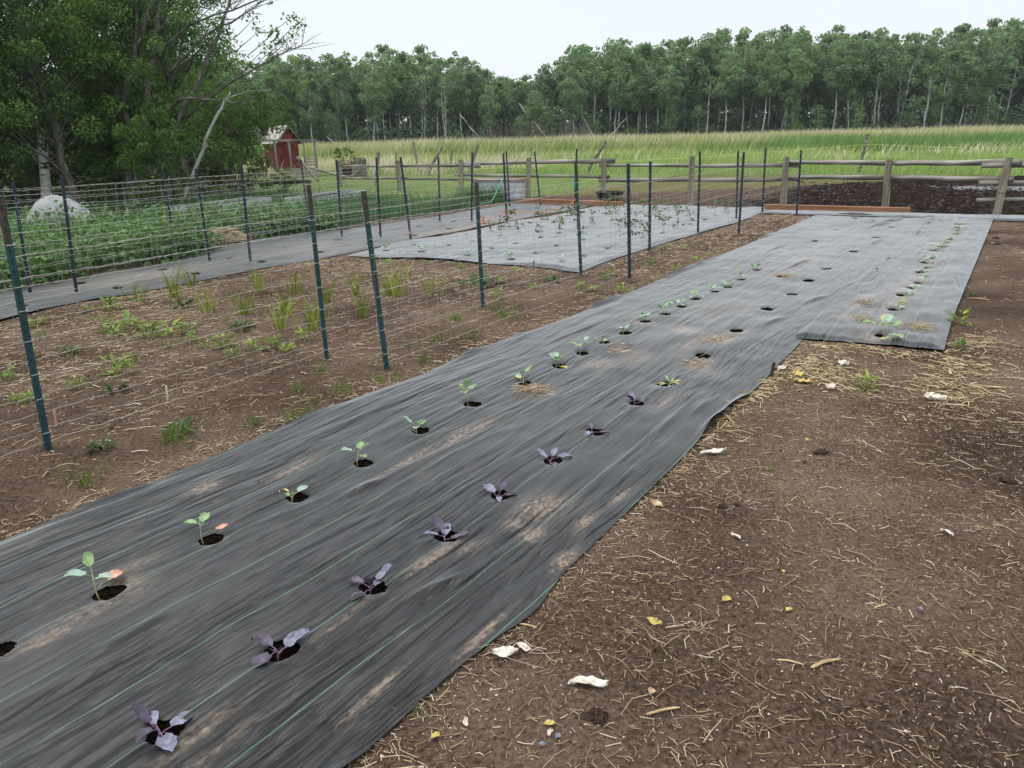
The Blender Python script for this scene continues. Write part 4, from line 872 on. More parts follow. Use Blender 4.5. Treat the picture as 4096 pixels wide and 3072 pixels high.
PROTO = [far_aspen(500 + i, 13.0, cl, cw, nc, M['leaf_far']) for i, (cl, cw, nc) in enumerate([(.32, 1.9, 66), (.40, 1.7, 52), (.26, 2.2, 80), (.42, 2.0, 58), (.18, 1.9, 76), (.34, 2.4, 84)])]
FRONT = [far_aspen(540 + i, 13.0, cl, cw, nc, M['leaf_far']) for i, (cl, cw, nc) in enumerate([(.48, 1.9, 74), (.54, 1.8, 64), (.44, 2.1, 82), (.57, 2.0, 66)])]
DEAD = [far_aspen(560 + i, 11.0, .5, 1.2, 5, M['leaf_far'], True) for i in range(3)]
def spruce(seed, h):
    r = np.random.RandomState(seed); b = MB(); b.tube([(0, 0, -.2), (0, 0, h)], [.16, .02], 6)
    Pp = []
    for z in np.arange(.6, h, .3):
        R_ = (1 - z / h) * 2.1 + .15
        for k in range(int(9 + R_ * 5)):
            an = r.uniform(0, 6.28)
            for q in np.linspace(.25, 1, 7): Pp.append((R_ * q * math.cos(an), R_ * q * math.sin(an), z - .25 * q * R_ + r.uniform(-.08, .08)))
    Pp = np.array(Pp) + r.randn(len(Pp), 3) * .06; V, F = leaf_quads(Pp, .26, r, .5)
    t_ = b.mesh('trunk'); t_.materials.append(M['bark_grey']); c_ = make_mesh('crown', V, F, False, np.clip(.4 + .25 * r.randn(len(Pp)), 0, 1)); c_.materials.append(M['leaf_spruce']); return t_, c_
def place_tree(name, label, cat, group, tm, cm, loc, rz, sc):
    t_ = thing(name, label, cat, loc, rz, group, sc)
    obj('trunk', tm, None, t_)
    if cm is not None: obj('crown', cm, None, t_)
    return t_
# woodland edge: height profile measured along the horizon direction (x at 95 m)
prof_x = np.array([-60, -30, -23, -15, -9.5, -5.5, -2.5, 0.5, 3.5, 7, 11.5, 17, 23, 29, 35, 42, 47, 52, 58, 64, 80]) 
prof_h = 0.92 * np.array([12, 11.5, 11.6, 12.2, 12.5, 11.4, 9.8, 8.8, 9.2, 11.6, 12.8, 12.0, 12.8, 13.6, 13.4, 13.1, 12.6, 13.2, 14.2, 14.6, 14.6])
fr = random.Random(21)
for row, (yd, step, hk) in enumerate([(90, 3.2, .84), (94, 2.3, .96), (98, 2.2, 1.0), (103, 2.4, 1.02), (109, 2.8, 1.03), (117, 3.6, 1.05)]):
    x = -46 * yd / 95
    while x < 72 * yd / 95:
        xx = x + fr.uniform(-1.1, 1.1); yy = yd + fr.uniform(-2.2, 2.2); h = float(np.interp(xx * 95 / yy, prof_x, prof_h)) * hk * fr.uniform(.90, 1.04) * (yy / 95) ** .8
        if row == 0 and fr.random() < .35: x += step; continue
        if row < 2 and fr.random() < .25:
            tm, cm = fr.choice(DEAD); lab = 'bare grey dying aspen in the woodland edge beyond the reeds'; k = h * .82 / 11; grp = 'bare aspens in the woodland edge'
        else:
            tm, cm = fr.choice(FRONT if (row < 3 and fr.random() < .92) else PROTO); k = h / 13.0
            lab, grp = (('slender pale-trunked aspen standing along the front of the far woodland', 'aspens along the front of the woodland') if row < 3 else ('leafy aspen crown rising deeper inside the far woodland', 'aspens deeper in the woodland'))
        wk = k * fr.uniform(.85, 1.15)
        o = place_tree('aspen_tree', lab, 'tree', grp, tm, cm, (xx, yy, -.1), fr.uniform(0, 6.28), (wk, wk, k))
        o.rotation_euler = (fr.uniform(-.03, .03), fr.uniform(-.03, .05), fr.uniform(0, 6.28)); x += step * fr.uniform(.8, 1.2)
for i in range(22):                                       # leafy saplings breaking the line of trunks
    yy = fr.uniform(87.5, 93); xx = fr.uniform(-30, 66); k = fr.uniform(.24, .42)
    tm, cm = fr.choice(PROTO); place_tree('aspen_sapling', 'short leafy aspen sapling in front of the far woodland trunks', 'tree', 'saplings in front of the woodland', tm, cm, (xx, yy, -.1), fr.uniform(0, 6.28), (k * 1.15, k * 1.15, k))
sp = spruce(601, 8.0)
for (x, y, k, lab) in [(-.6, 92, .95, 'dark spruce in the dip of the far treeline'), (39.5, 91, .5, 'small dark spruce at the foot of the right woodland'), (47, 92, .42, 'smallest spruce at the foot of the right woodland')]:
    place_tree('spruce_tree', lab, 'tree', 'spruces in the woodland', sp[0], sp[1], (x, y, -.1), 1.0, k)
# fallen bare trunks
for (x0, y0, x1, z1, r_, lab) in [(5.5, 87, 1.5, 5.2, .10, 'fallen bare trunk slanting left at the foot of the central woodland'), (9.5, 87, 13.2, 3.4, .09, 'fallen bare trunk slanting right at the woodland foot'), (-1.5, 87, -5.0, 4.2, .09, 'bare trunk slanting left near the dark spruce'), (10.4, 86, 7.6, 5.0, .07, 'thin bare trunk crossing the right-slanting fallen one'), (-16.5, 86, -19.5, 2.2, .08, 'low fallen trunk at the far left of the reeds')]:
    b = MB(); b.tube(wobble_path((x0, y0, -.1), (x1, y0 + 2, z1), 7, .08, rs), [r_ * (1 - i / 9) for i in range(7)], 5); tag(obj('fallen_trunk', b.mesh('fallen_trunk', True), M['bark_far']), lab, 'trunk', 'fallen trunks')
# shaded undergrowth of the wood, one mass
r = np.random.RandomState(71)
cs = []; rd = []
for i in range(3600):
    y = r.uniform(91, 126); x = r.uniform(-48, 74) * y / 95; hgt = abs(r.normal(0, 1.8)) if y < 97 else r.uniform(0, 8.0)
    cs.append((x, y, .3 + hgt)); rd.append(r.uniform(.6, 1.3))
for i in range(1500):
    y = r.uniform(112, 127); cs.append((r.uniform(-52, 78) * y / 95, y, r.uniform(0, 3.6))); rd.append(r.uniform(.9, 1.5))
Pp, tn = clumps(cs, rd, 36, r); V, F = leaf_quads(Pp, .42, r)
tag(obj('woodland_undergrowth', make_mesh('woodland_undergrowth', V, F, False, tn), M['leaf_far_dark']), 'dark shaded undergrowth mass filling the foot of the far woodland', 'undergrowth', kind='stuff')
# shrubs at the woodland foot
def shrub(name, label, loc, rad, hgt, n, mat, leaf, seed, group=None, per=60, stems=7, squash=.8):
    r = np.random.RandomState(seed); root = thing(name, label, 'shrub', loc, 0, group); b = MB(); cs = []; rd = []
    for i in range(n):
        an = r.uniform(0, 6.28); q = math.sqrt(r.uniform(0, 1)); z = hgt * r.uniform(.12, 1.0) * (1 - .55 * q * q)
        cs.append((rad * q * math.cos(an), rad * q * math.sin(an), z)); rd.append(r.uniform(.16, .30) * min(rad, hgt) * .9)
    for i in range(stems):
        c = cs[r.randint(n)]; b.tube(wobble_path((r.uniform(-.15, .15), r.uniform(-.15, .15), -.1), c, 5, .03 * hgt, r), [.03 * hgt * .5, .02 * hgt * .5, .015 * hgt * .5, .01 * hgt * .5, .004 * hgt * .5], 5, False)
    obj('stem', b.mesh('stem', True), M['bark_grey'], root)
    Pp, tn = clumps(cs, rd, per / min(rad, hgt) ** 2 * 4, r); V, F = leaf_quads(Pp, leaf, r); obj('crown', make_mesh('crown', V, F, False, tn), mat, root)
    return root
sr = random.Random(5)
for i in range(26):
    x = -30 + i * 3.8 + sr.uniform(-1.5, 1.5); y = 88.5 + sr.uniform(-1.5, 1.5)
    if i == 0: sh0 = shrub('woodland_shrub', 'rounded dull green willow shrub at the foot of the far woodland', (x, y, 0), 1.9, 2.6, 34, M['leaf_olive'], .26, 700, 'shrubs at the woodland foot', per=42)
    else: copy_tree(sh0, None, (x, y, 0), sr.uniform(0, 6), (sr.uniform(.7, 1.3), 1, sr.uniform(.5, 1.2)))
for i in range(6):
    x = 38 + i * 4.2; 
    if i == 0: sh1 = shrub('willow_shrub', 'low pale yellow-green willow at the right end of the reeds', (x, 84, 0), 2.3, 2.0, 40, M['leaf_willow'], .22, 720, 'pale willows at the right', per=60)
    else: copy_tree(sh1, None, (x, 84 + sr.uniform(-1, 1), 0), sr.uniform(0, 6), sr.uniform(.8, 1.25))
# dead brush clump in the centre
for (x, y, w_, lab) in [(6.2, 82, 2.3, 'bare purplish brush clump at the centre edge of the reeds'), (-1.0, 85, 3.0, 'bare brown brush thicket left of centre at the woodland foot'), (3.2, 86, 2.2, 'thin bare brush between the two larger thickets')]:
    r = np.random.RandomState(int(x * 10) + 900); b = MB()
    for i in range(130):
        x0 = r.normal(0, w_ * .4); h = r.uniform(1.2, 3.4); b.tube([(x0, r.normal(0, .5), 0), (x0 + r.normal(0, .3), r.normal(0, .5), h * .55), (x0 + r.normal(0, .8), r.normal(0, .5), h)], [.025, .016, .006], 3, False)
    o = obj('bare_brush', b.mesh('bare_brush'), M['twig']); o.location = (x, y, 0); tag(o, lab, 'brush')

# ------------------------------------------------------------------ reeds and grasses of the marsh
def blades(P, hgt, wid, lean, r, seg=2, bend=0.35, wind=(.25, 0)):
    n = len(P); an = r.uniform(0, 6.28, n); dx = np.cos(an) * wid / 2; dy = np.sin(an) * wid / 2
    la = r.uniform(0, 6.28, n); lx = np.cos(la) * lean * hgt + wind[0] * hgt; ly = np.sin(la) * lean * hgt + wind[1] * hgt
    B = np.stack([dx, dy, 0 * dx], -1); V = [P - B, P + B]
    m_ = P + np.stack([lx * bend, ly * bend, hgt * .55], -1); V += [m_ + B * .8, m_ - B * .8]
    tip = P + np.stack([lx, ly, hgt * r.uniform(.85, 1, n)], -1); V += [tip]
    V = np.stack(V, 1).reshape(-1, 3); i = np.arange(n)[:, None] * 5
    Fq = i + np.array([[0, 1, 2, 3]]); Ft = i + np.array([[3, 2, 4]])
    return V, [Fq, Ft]
def field(name, label, cat, n, ylo, yhi, hlo, hhi, wid, lean, mat, seed, dens=None, hmod=None, tone0=.45, left=.72, right=.75, z=-.08, wind=(.2, 0)):
    r = np.random.RandomState(seed); y = np.sqrt(r.uniform(ylo ** 2, yhi ** 2, n)); x = r.uniform(-left, right, n) * y
    k = np.ones(n, bool) if dens is None else r.uniform(0, 1, n) < dens(x, y)
    x, y = x[k], y[k]; h = r.uniform(hlo, hhi, len(x)) * (1 if hmod is None else hmod(x, y))
    P_ = np.stack([x, y, np.full(len(x), z)], -1); V, F = blades(P_, h, wid * y / 45 * r.uniform(.6, 1.4, len(x)), lean, r, wind=wind)
    tn = np.clip(tone0 + .35 * fbm(x * .35, y * .5, seed, 3) + .2 * r.randn(len(x)), 0, 1)
    return tag(obj(name, make_mesh(name, V, F, False, np.concatenate([tn, tn])), mat), label, cat, kind='stuff')
# front edge of the meadow follows the yard's far side
def beyond_yard(x, y): 
    a, t = AT(x, y); return ((a > 33.0 + .8 * vnoise(t * .4, 0 * t, 5)) & (t > -26)) | ((y > 40) & (t <= -26))
field('meadow_grass', 'short bright green meadow grass just beyond the muddy yard', 'grass', 95000, 28, 58, .2, .5, .036, .35, M['grass_short'], 801, lambda x, y: beyond_yard(x, y) * 1.0, lambda x, y: 1 + .5 * fbm(x * .25, y * .3, 8, 3))
field('sedge_grass', 'taller yellow-green sedge in the middle of the marsh', 'grass', 60000, 42, 66, .5, 1.0, .04, .3, M['grass_mid'], 802, lambda x, y: beyond_yard(x, y) * sstep(-.3, .4, fbm(x * .08, y * .12, 12, 3) + (y - 50) * .04), None)
field('cattail_stand', 'dark green cattail stand across the middle of the marsh', 'reeds', 56000, 54, 74, 1.0, 1.65, .05, .12, M['cattail'], 803, lambda x, y: sstep(-.15, .35, fbm(x * .06, y * .10, 22, 3) + .12 + .010 * x), lambda x, y: 1 + .3 * fbm(x * .12, y * .2, 24, 3))
field('dead_reeds', 'pale tan dead reeds in the back of the marsh below the woodland', 'reeds', 36000, 66, 88, 1.4, 2.1, .045, .16, M['reed_tan'], 804, lambda x, y: sstep(-.35, .25, fbm(x * .05, y * .10, 32, 3) + .10 + .008 * x - .3 * (x < -14)), lambda x, y: 1 + .16 * fbm(x * .15, y * .2, 34, 3))
field('back_reeds', 'yellow-green reeds mixed through the back of the marsh', 'reeds', 60000, 62, 90, 1.1, 2.0, .05, .16, M['grass_mid'], 805, None, None, .65)
field('broken_reeds', 'scattered broken tan cattail stalks standing in the green marsh', 'reeds', 4200, 41, 60, .5, 1.1, .035, .5, M['reed_tan'], 806, lambda x, y: beyond_yard(x, y) * (.12 + .88 * (fbm(x * .16, y * .2, 44, 3) > .28)) * (1.0), None, .55)
field('left_reeds', 'tan broken reeds behind the coop and planter at the left', 'reeds', 15000, 40, 58, .5, 1.2, .045, .35, M['reed_tan'], 807, lambda x, y: ((x < 2) & (x > -16)) * sstep(-.45, .1, fbm(x * .2, y * .3, 48, 3)), None, .5)
# lawn and yard-side grass
def lawn_grass(name, label, n, a0, a1, t0, t1, h0, h1, mat, seed, dens=None, wid=.008):
    r = np.random.RandomState(seed); a = r.uniform(a0, a1, n); t = r.uniform(t0, t1, n)
    if dens is not None: k = r.uniform(0, 1, n) < dens(a, t); a, t = a[k], t[k]
    h = r.uniform(h0, h1, len(a)); P_ = Gn(a, t, np.full(len(a), -.02)); V, F = blades(P_, h, wid * (1 + .04 * np.maximum(P_[:, 1] - 10, 0)), .5, r, wind=(.1, 0)); tn = np.clip(.45 + .3 * fbm(a, t, seed, 2) + .2 * r.randn(len(a)), 0, 1)
    return tag(obj(name, make_mesh(name, V, F, False, np.concatenate([tn, tn])), mat), label, 'grass', kind='stuff')
lawn_grass('lawn_grass', 'short green lawn grass between the leafy bed and the trees', 60000, 4, 33, -34, -12.6, .03, .11, M['grass_short'], 811)
lawn_grass('shade_grass', 'long dark grass in the shade under the left trees', 30000, 2, 18, -32, -17.5, .15, .45, M['onion'], 812)
lawn_grass('tank_grass', 'tall dark green grass growing against the near side of the steel tank', 800, 18.05, 18.6, -13.7, -12.1, .25, .55, M['bed_leaf'], 813, wid=.016)
lawn_grass('yard_weeds', 'thin grass around the rail fence posts and barrier end', 2500, 18.1, 19.0, -16, 2, .04, .12, M['tuft_green'], 814, lambda a, t: (fbm(a * 2, t * 1.5, 61, 3) > .2) * 1.0)

# ------------------------------------------------------------------ left-hand trees
def near_tree(seed, h, base, rad, nclump, per, leaf, trunk_r, mat_b, mat_l, lean=(0, 0), mat_limb=None):
    r = np.random.RandomState(seed); b = MB(); n = 12
    tr = wobble_path((0, 0, -.3), (lean[0], lean[1], h), n, .07, r); b.tube(tr, [trunk_r * (1 - .85 * i / n) for i in range(n)], 9); nf0 = len(b.f)
    cs = []; rd = []
    for i in range(nclump):
        z = base + (h - base) * r.uniform(0, 1) ** .9; an = r.uniform(0, 6.28); k = (z - base) / (h - base); q = rad * math.sqrt(r.uniform(.08, 1)) * (1 - .45 * k ** 2)
        bx = np.interp(z / h, np.linspace(0, 1, n), [p[0] for p in tr]); by = np.interp(z / h, np.linspace(0, 1, n), [p[1] for p in tr])
        c = (bx + q * math.cos(an), by + q * math.sin(an), z); cs.append(c); rd.append(r.uniform(.3, .62))
        if i % 2 == 0:
            p = wobble_path((bx, by, max(.4, z - q * .75 - .2)), c, 6, .05, r); b.tube(p, list(np.linspace(trunk_r * .28, .006, 6)), 5, False)
    for i in range(8):                                   # dead lower twigs
        z = r.uniform(.5, base + 1.0); an = r.uniform(0, 6.28); q = r.uniform(.5, 1.4); p = wobble_path((0, 0, z), (q * math.cos(an), q * math.sin(an), z + r.uniform(-.2, .4)), 5, .05, r); b.tube(p, list(np.linspace(.016, .004, 5)), 4, False)
    Pp, tn = clumps(cs, rd, per, r, .8, .25); V, F = leaf_quads(Pp, leaf, r)
    t_ = b.mesh('trunk', True); t_.materials.append(mat_b)
    if mat_limb is not None:
        t_.materials.append(mat_limb)
        for i in range(nf0, len(t_.polygons)): t_.polygons[i].material_index = 1
    c_ = make_mesh('crown', V, F, False, tn); c_.materials.append(mat_l); return t_, c_
NT = [near_tree(31, 9.5, 1.3, 2.3, 170, 640, .085, .16, M['bark_grey'], M['leaf_near']), near_tree(32, 9.0, 1.7, 2.0, 140, 640, .085, .13, M['bark_grey'], M['leaf_near'], (.8, 0)),
      near_tree(33, 10.0, 0.9, 2.5, 190, 640, .08, .17, M['bark_grey'], M['leaf_near'], (-.4, .3))]
birch = near_tree(34, 9.5, 2.2, 2.0, 120, 640, .085, .15, M['birch'], M['leaf_near'], (.6, 0), M['bark_grey'])
for (k, x, y, rz, sc, lab) in [(0, -16.4, 23.2, .4, 1.0, 'poplar at the far left edge of the frame'), (2, -14.3, 21.2, 4.3, .8, 'poplar crown spreading in front of the birch top'), (1, -11.9, 22.0, 2.9, .95, 'poplar crown filling the gap right of the birch'), (0, -9.9, 24.8, 0.7, .95, 'poplar crown behind the bare limbs'), (2, -15.4, 21.0, 1.3, .8, 'poplar hanging in at the left edge in front of the birch'), (2, -14.6, 24.6, 2.0, 1.0, 'poplar just behind the white birch'), (1, -11.5, 24.6, 1.1, 1.0, 'slim poplar between the white birch and the twin trunks'),
        (0, -13.2, 27.2, 3.0, 1.05, 'poplar deep behind the birch'), (2, -12.2, 28.0, 4.4, .95, 'poplar deep behind the twin trunks'), (1, -17.8, 27.5, 5.0, 1.1, 'poplar deep at the far left'),
        (2, -15.8, 30.5, .9, 1.1, 'poplar in the last row at the left'), (0, -13.6, 31.5, 2.7, 1.0, 'poplar in the last row behind the twin trunks'), (1, -19.5, 24.0, 1.9, 1.0, 'poplar past the left edge'), (0, -20.5, 29.5, 3.9, 1.1, 'poplar in the last row past the left edge')]:
    place_tree('poplar_tree', 'dark leafy ' + lab, 'tree', 'left-hand poplars', NT[k][0], NT[k][1], (x, y, 0), rz, sc)
place_tree('birch_tree', 'white-barked birch with black scars beside the row cover', 'tree', None, birch[0], birch[1], (-13.05, 22.4, 0), .2, 1.0)
# twin-trunk poplar with spreading bare limbs
r = np.random.RandomState(91)
tw = thing('poplar_tree', 'twin-trunk grey poplar with long bare limbs reaching right against the sky', 'tree', (0, 0, 0))
def limb(pts, r0, r1, name='limb', mat=None, amp=.05, n=14):
    P_ = np.array(pts, float); s = np.linspace(0, 1, len(P_)); k = np.linspace(0, 1, n); Q = np.stack([np.interp(k, s, P_[:, i]) for i in range(3)], -1)
    Q[1:-1] += r.randn(n - 2, 3) * amp * np.array([.6, 1.0, .6]); b = MB(); b.tube(Q, list(np.linspace(r0, r1, n)), 7)
    return b, Q
def addlimb(pts, r0, r1, name='limb', mat=None, twigs=0, tl=.8, amp=.04):
    b, Q = limb(pts, r0, r1, name, mat, amp)
    for i in range(twigs):
        q = Q[r.randint(3, len(Q))]; d = unit(r, 1)[0]; d[2] = abs(d[2]) * .7 + .1; d[0] += .5; l_ = tl * r.uniform(.4, 1.2)
        m_ = q + d * l_ * .5 + r.randn(3) * .05; e_ = q + d * l_ + r.randn(3) * .1; b.tube([q, m_, e_], [r1 * .7 + .004, .007, .003], 4, False)
        for _ in range(2):
            f_ = m_ + (unit(r, 1)[0] * .35 + np.array([.1, 0, .12])) * tl * .7; b.tube([m_, (m_ + f_) / 2 + r.randn(3) * .03, f_], [.006, .004, .002], 3, False)
    return obj(name, b.mesh(name, True), mat or M['bark_grey'], tw)
addlimb([(-10.98, 23, -.2), (-10.45, 23, 1.61), (-9.96, 23, 3.27), (-9.25, 23.1, 5.46), (-8.9, 23.2, 8.6)], .125, .03, 'trunk', twigs=10)
addlimb([(-11.31, 23.3, -.2), (-10.83, 23.3, 1.89), (-10.88, 23.4, 2.84), (-10.22, 23.5, 4.58), (-9.7, 23.6, 8.8)], .10, .03, 'trunk', twigs=10)
addlimb([(-10.82, 23.2, 2.76), (-10.04, 22.8, 4.04), (-9.25, 22.5, 5.46), (-8.8, 22.4, 7.5)], .06, .02, twigs=8)
addlimb([(-9.9, 23.4, .0), (-9.49, 23, 1.86), (-8.48, 22.8, 3.36), (-7.77, 22.8, 4.5), (-7.3, 22.9, 5.42), (-6.9, 23, 7.2)], .085, .02, twigs=14)
addlimb([(-9.76, 23, 4.03), (-8.27, 22.6, 4.82), (-6.51, 22.4, 5.28), (-5.6, 22.4, 5.7)], .04, .008, twigs=16)
addlimb([(-9.19, 23, 2.39), (-7.44, 22.6, 3.34), (-6.19, 22.4, 3.89), (-5.4, 22.4, 4.19)], .04, .008, twigs=20)
addlimb([(-9.6, 23, 2.6), (-8.76, 22.5, 2.95), (-7.95, 22.3, 2.87), (-6.94, 22.2, 2.72)], .05, .018, mat=M['bark_grey'], twigs=12)
addlimb([(-9.3, 23, 3.6), (-8.0, 22.8, 4.6), (-7.0, 22.8, 5.0), (-6.2, 22.9, 5.5)], .045, .008, twigs=14)
addlimb([(-9.57, 22.9, .0), (-8.77, 22.9, 1.43), (-8.04, 22.9, 2.56), (-7.65, 22.9, 3.08)], .06, .025, mat=M['bark_pale'], twigs=3)
cl = [(-5.99, 23, 5.08), (-5.68, 23, 4.83), (-6.25, 23, 4.59), (-6.85, 23, 4.73), (-6.64, 23, 4.22), (-6.07, 23, 4.33), (-7.28, 23, 4.04), (-7.61, 23, 4.62), (-8.0, 23, 3.8), (-7.03, 23, 3.85), (-5.65, 23, 3.72), (-6.38, 23, 3.51), (-5.84, 23, 3.3), (-6.88, 23, 5.04), (-8.3, 22.9, 4.3), (-8.6, 22.9, 5.0), (-6.3, 23, 5.4), (-7.6, 23, 5.4), (-5.7, 23, 4.5)]
cl = [(x + r.uniform(-.1, .1), y + r.uniform(-.6, .6), z + r.uniform(-.08, .08)) for x, y, z in cl]
cl += [(r.uniform(-12.2, -8.4), r.uniform(21.6, 24), r.uniform(2.5, 8.5)) for _ in range(70)]
rdl = [r.uniform(.20, .36) for _ in range(19)] + [r.uniform(.25, .5) for _ in range(70)]
Pp, tn = clumps(cl, rdl, 560, r, .7, .1); V, F = leaf_quads(Pp, .085, r); obj('crown', make_mesh('crown', V, F, False, tn), M['leaf_near'], tw)
for i, c in enumerate(cl[:19]): 
    b = MB(); b.tube(wobble_path((c[0] - .7, c[1] - .1, c[2] - .55), (c[0] + .2, c[1], c[2] + .15), 5, .03, r), [.014, .011, .008, .006, .003], 4, False); obj('twig', b.mesh('twig', True), M['bark_grey'], tw)
shrub('bright_bush', 'bright green rounded bush hanging low in front of the twin trunks', (-9.1, 20.9, 1.1), 1.0, 1.75, 50, M['leaf_bright'], .085, 731, per=460, stems=6)
shrub('olive_shrub', 'large olive-green fine-leaved shrub screening the left of the coop', (-9.35, 27.3, 0), 1.15, 3.3, 100, M['leaf_olive'], .075, 732, per=420, stems=14)
shrub('leafy_shrub', 'green leafy shrub below the limbs in front of the coop roof', (-7.75, 26.0, 2.05), 1.0, 1.6, 60, M['leaf_near'], .085, 733, per=240, stems=7)
shrub('leafy_shrub', 'low dark green shrub at the corner of the coop run', (-8.05, 28.2, .0), .55, 1.0, 24, M['leaf_near'], .08, 734, per=200, stems=8)
shrub('leafy_shrub', 'dark shrub between the leaning pale stem and the twin trunks', (-9.6, 22.2, .1), .8, 1.5, 36, M['leaf_near'], .085, 735, per=220, stems=9)
shrub('leafy_shrub', 'dark shrub behind the row cover', (-12.3, 23.8, 0), 1.2, 2.0, 46, M['leaf_near'], .085, 736, per=260, stems=12)
shrub('leafy_shrub', 'dark tangled shrub at the lower left edge', (-14.9, 22.2, 0), 1.3, 2.4, 30, M['leaf_near'], .085, 737, per=200, stems=26)
for k, (x, y, lab) in enumerate([(-16, 33.5, 'leftmost background thicket under the trees'), (-12.6, 34.5, 'background thicket behind the white birch'), (-19, 31.5, 'background thicket past the left edge'), (-14.6, 36.5, 'background thicket left of the coop'), (-17.5, 26.0, 'thicket at the left edge behind the first poplar'), (-14.3, 28.6, 'thicket between the birch and the deeper poplars')]):
    shrub('thicket', 'dense dark ' + lab, (x, y, 0), 2.3, 4.6, 80, M['leaf_near'], .13, 740 + k, per=520, stems=12)
pb = shrub('planter_shrub', 'airy light green young shrub growing in the reddish planter', (-7.75, 38.5, .62), .5, 1.05, 26, M['leaf_bright'], .09, 750, per=70, stems=8)
# ------------------------------------------------------------------ leafy bed on the left
r = np.random.RandomState(61)
Pp = []; tn = []
for i in range(680):
    a = r.uniform(1.5, 11.5); t = r.uniform(-15.6, -10.5) ; edge = SHEETS['left']['L'](a) - .02
    if t > edge: t = edge - r.uniform(0, .35)
    if 8.3 < a < 9.7 and t > -12.9: continue
    h = r.uniform(.5, .85) * (1 if a < 8 else .8); n = 44; rad = r.uniform(.24, .4)
    d = unit(r, n); d[:, 2] = np.abs(d[:, 2]); p = d * rad * r.uniform(.6, 1, n)[:, None]; p[:, 2] = d[:, 2] * h * r.uniform(.35, 1, n)
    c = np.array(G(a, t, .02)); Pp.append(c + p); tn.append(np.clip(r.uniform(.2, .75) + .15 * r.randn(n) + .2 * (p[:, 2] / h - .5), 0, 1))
V, F = leaf_quads(np.concatenate(Pp), .10, r, .62, 1.2)
tag(obj('leafy_bed', make_mesh('leafy_bed', V, F, False, np.concatenate(tn)), M['bed_leaf']), 'dense green leafy vegetable bed along the left barrier', 'vegetables', kind='stuff')
lawn_grass('onion_bed', 'upright grassy onion leaves in the far part of the left bed', 9000, 9.5, 16.5, -16.0, -11.7, .22, .5, M['onion'], 821, lambda a, t: (t < SHEETS['left']['L'](a) - .1) * 1.0, wid=.012)
Pp = np.array(G(9.0, -12.3, 0)) + r.randn(900, 3) * np.array([.34, .34, .10]) ; Pp[:, 2] = np.abs(Pp[:, 2]) * 1.0 + .22 * np.exp(-((Pp[:, 0] - G(9, -12.3).x) ** 2 + (Pp[:, 1] - G(9, -12.3).y) ** 2) / .18)

# straw strands: bent three-sided prisms
def strands(P, az, length, width, r, rise=.3, curl=.5):
    n = len(P); d0 = np.stack([np.cos(az), np.sin(az)], -1); az2 = az + r.randn(n) * curl; d1 = np.stack([np.cos(az2), np.sin(az2)], -1)
    q0 = P; m_ = P + np.concatenate([d0 * (length * .5)[:, None], (r.uniform(0, rise, n) * length * .35)[:, None]], 1)
    q2 = m_ + np.concatenate([d1 * (length * .5)[:, None], (-r.uniform(-.4, 1.0, n) * rise * length * .3)[:, None]], 1); q2[:, 2] = np.maximum(q2[:, 2], P[:, 2] - .004)
    nrm = np.stack([-d0[:, 1], d0[:, 0], 0 * az], -1) * (width * .5)[:, None]; up = np.array([0, 0, 1.]) * (width * .7)[:, None]
    V = []
    for q in (q0, m_, q2): V += [q - nrm, q + nrm, q + up]
    V = np.stack(V, 1).reshape(-1, 3); i = np.arange(n)[:, None] * 9; F = []
    for s in (0, 3):
        for k in range(3): k2 = (k + 1) % 3; F.append(i + np.array([[s + k, s + k2, s + 3 + k2, s + 3 + k]]))
    return V, F
def straw_mass(name, label, a, t, z, lmin, lmax, w0, w1, mat, seed, kind='stuff', rise=.3, tone=None, cat='straw', parent_loc=None):
    r = np.random.RandomState(seed); n = len(a); P_ = Gn(a, t, z); az = r.uniform(0, 6.28, n); l_ = lmin + (lmax - lmin) * r.uniform(0, 1, n) ** 2.2
    V, F = strands(P_, az, l_, r.uniform(w0, w1, n), r, rise); tn = np.clip(.5 + .26 * r.randn(n) if tone is None else tone, 0, 1)
    return tag(obj(name, make_mesh(name, V, F, True, np.tile(tn, len(F))), mat), label, cat, kind=kind)
r = np.random.RandomState(63)
n = 800; q = np.sqrt(r.uniform(0, 1, n)); an = r.uniform(0, 6.28, n)
straw_mass('straw_heap', 'low heap of golden straw at the edge of the leafy bed', 9.0 + .38 * q * np.cos(an), -12.05 + .30 * q * np.sin(an), .03 + .26 * (1 - q ** 2) ** 1.3 * r.uniform(.75, 1, n), .08, .26, .006, .012, M['straw_gold'], 64, kind='thing')

# ------------------------------------------------------------------ litter on the soil
def scatter(n, a0, a1, t0, t1, dens, seed, bias=1.0):
    r = np.random.RandomState(seed); a = a0 + (a1 - a0) * r.uniform(0, 1, n) ** bias; t = r.uniform(t0, t1, n)
    k = (r.uniform(0, 1, n) < dens(a, t)) & (fabric_depth(a, t) < -.01); a, t = a[k], t[k]; return a, t, soil_h(a, t)
dR = lambda a, t: .32 + .95 * np.clip(fbm(a * 1.1, t * 1.1, 91, 3), 0, 1)
a, t, z = scatter(56000, .8, 7.5, -1.45, 1.6, dR, 901, 1.25); straw_mass('straw_litter', 'fine dry straw bits strewn over the bare soil at lower right', a, t, z + .001, .006, .055, .0018, .0044, M['straw'], 902, rise=.2)
a, t, z = scatter(3000, .8, 6.5, -1.4, 1.5, dR, 903, 1.2); straw_mass('long_straw_litter', 'longer bent straw stalks strewn over the bare soil at lower right', a, t, z + .002, .05, .16, .0022, .0045, M['straw'], 904, rise=.22)
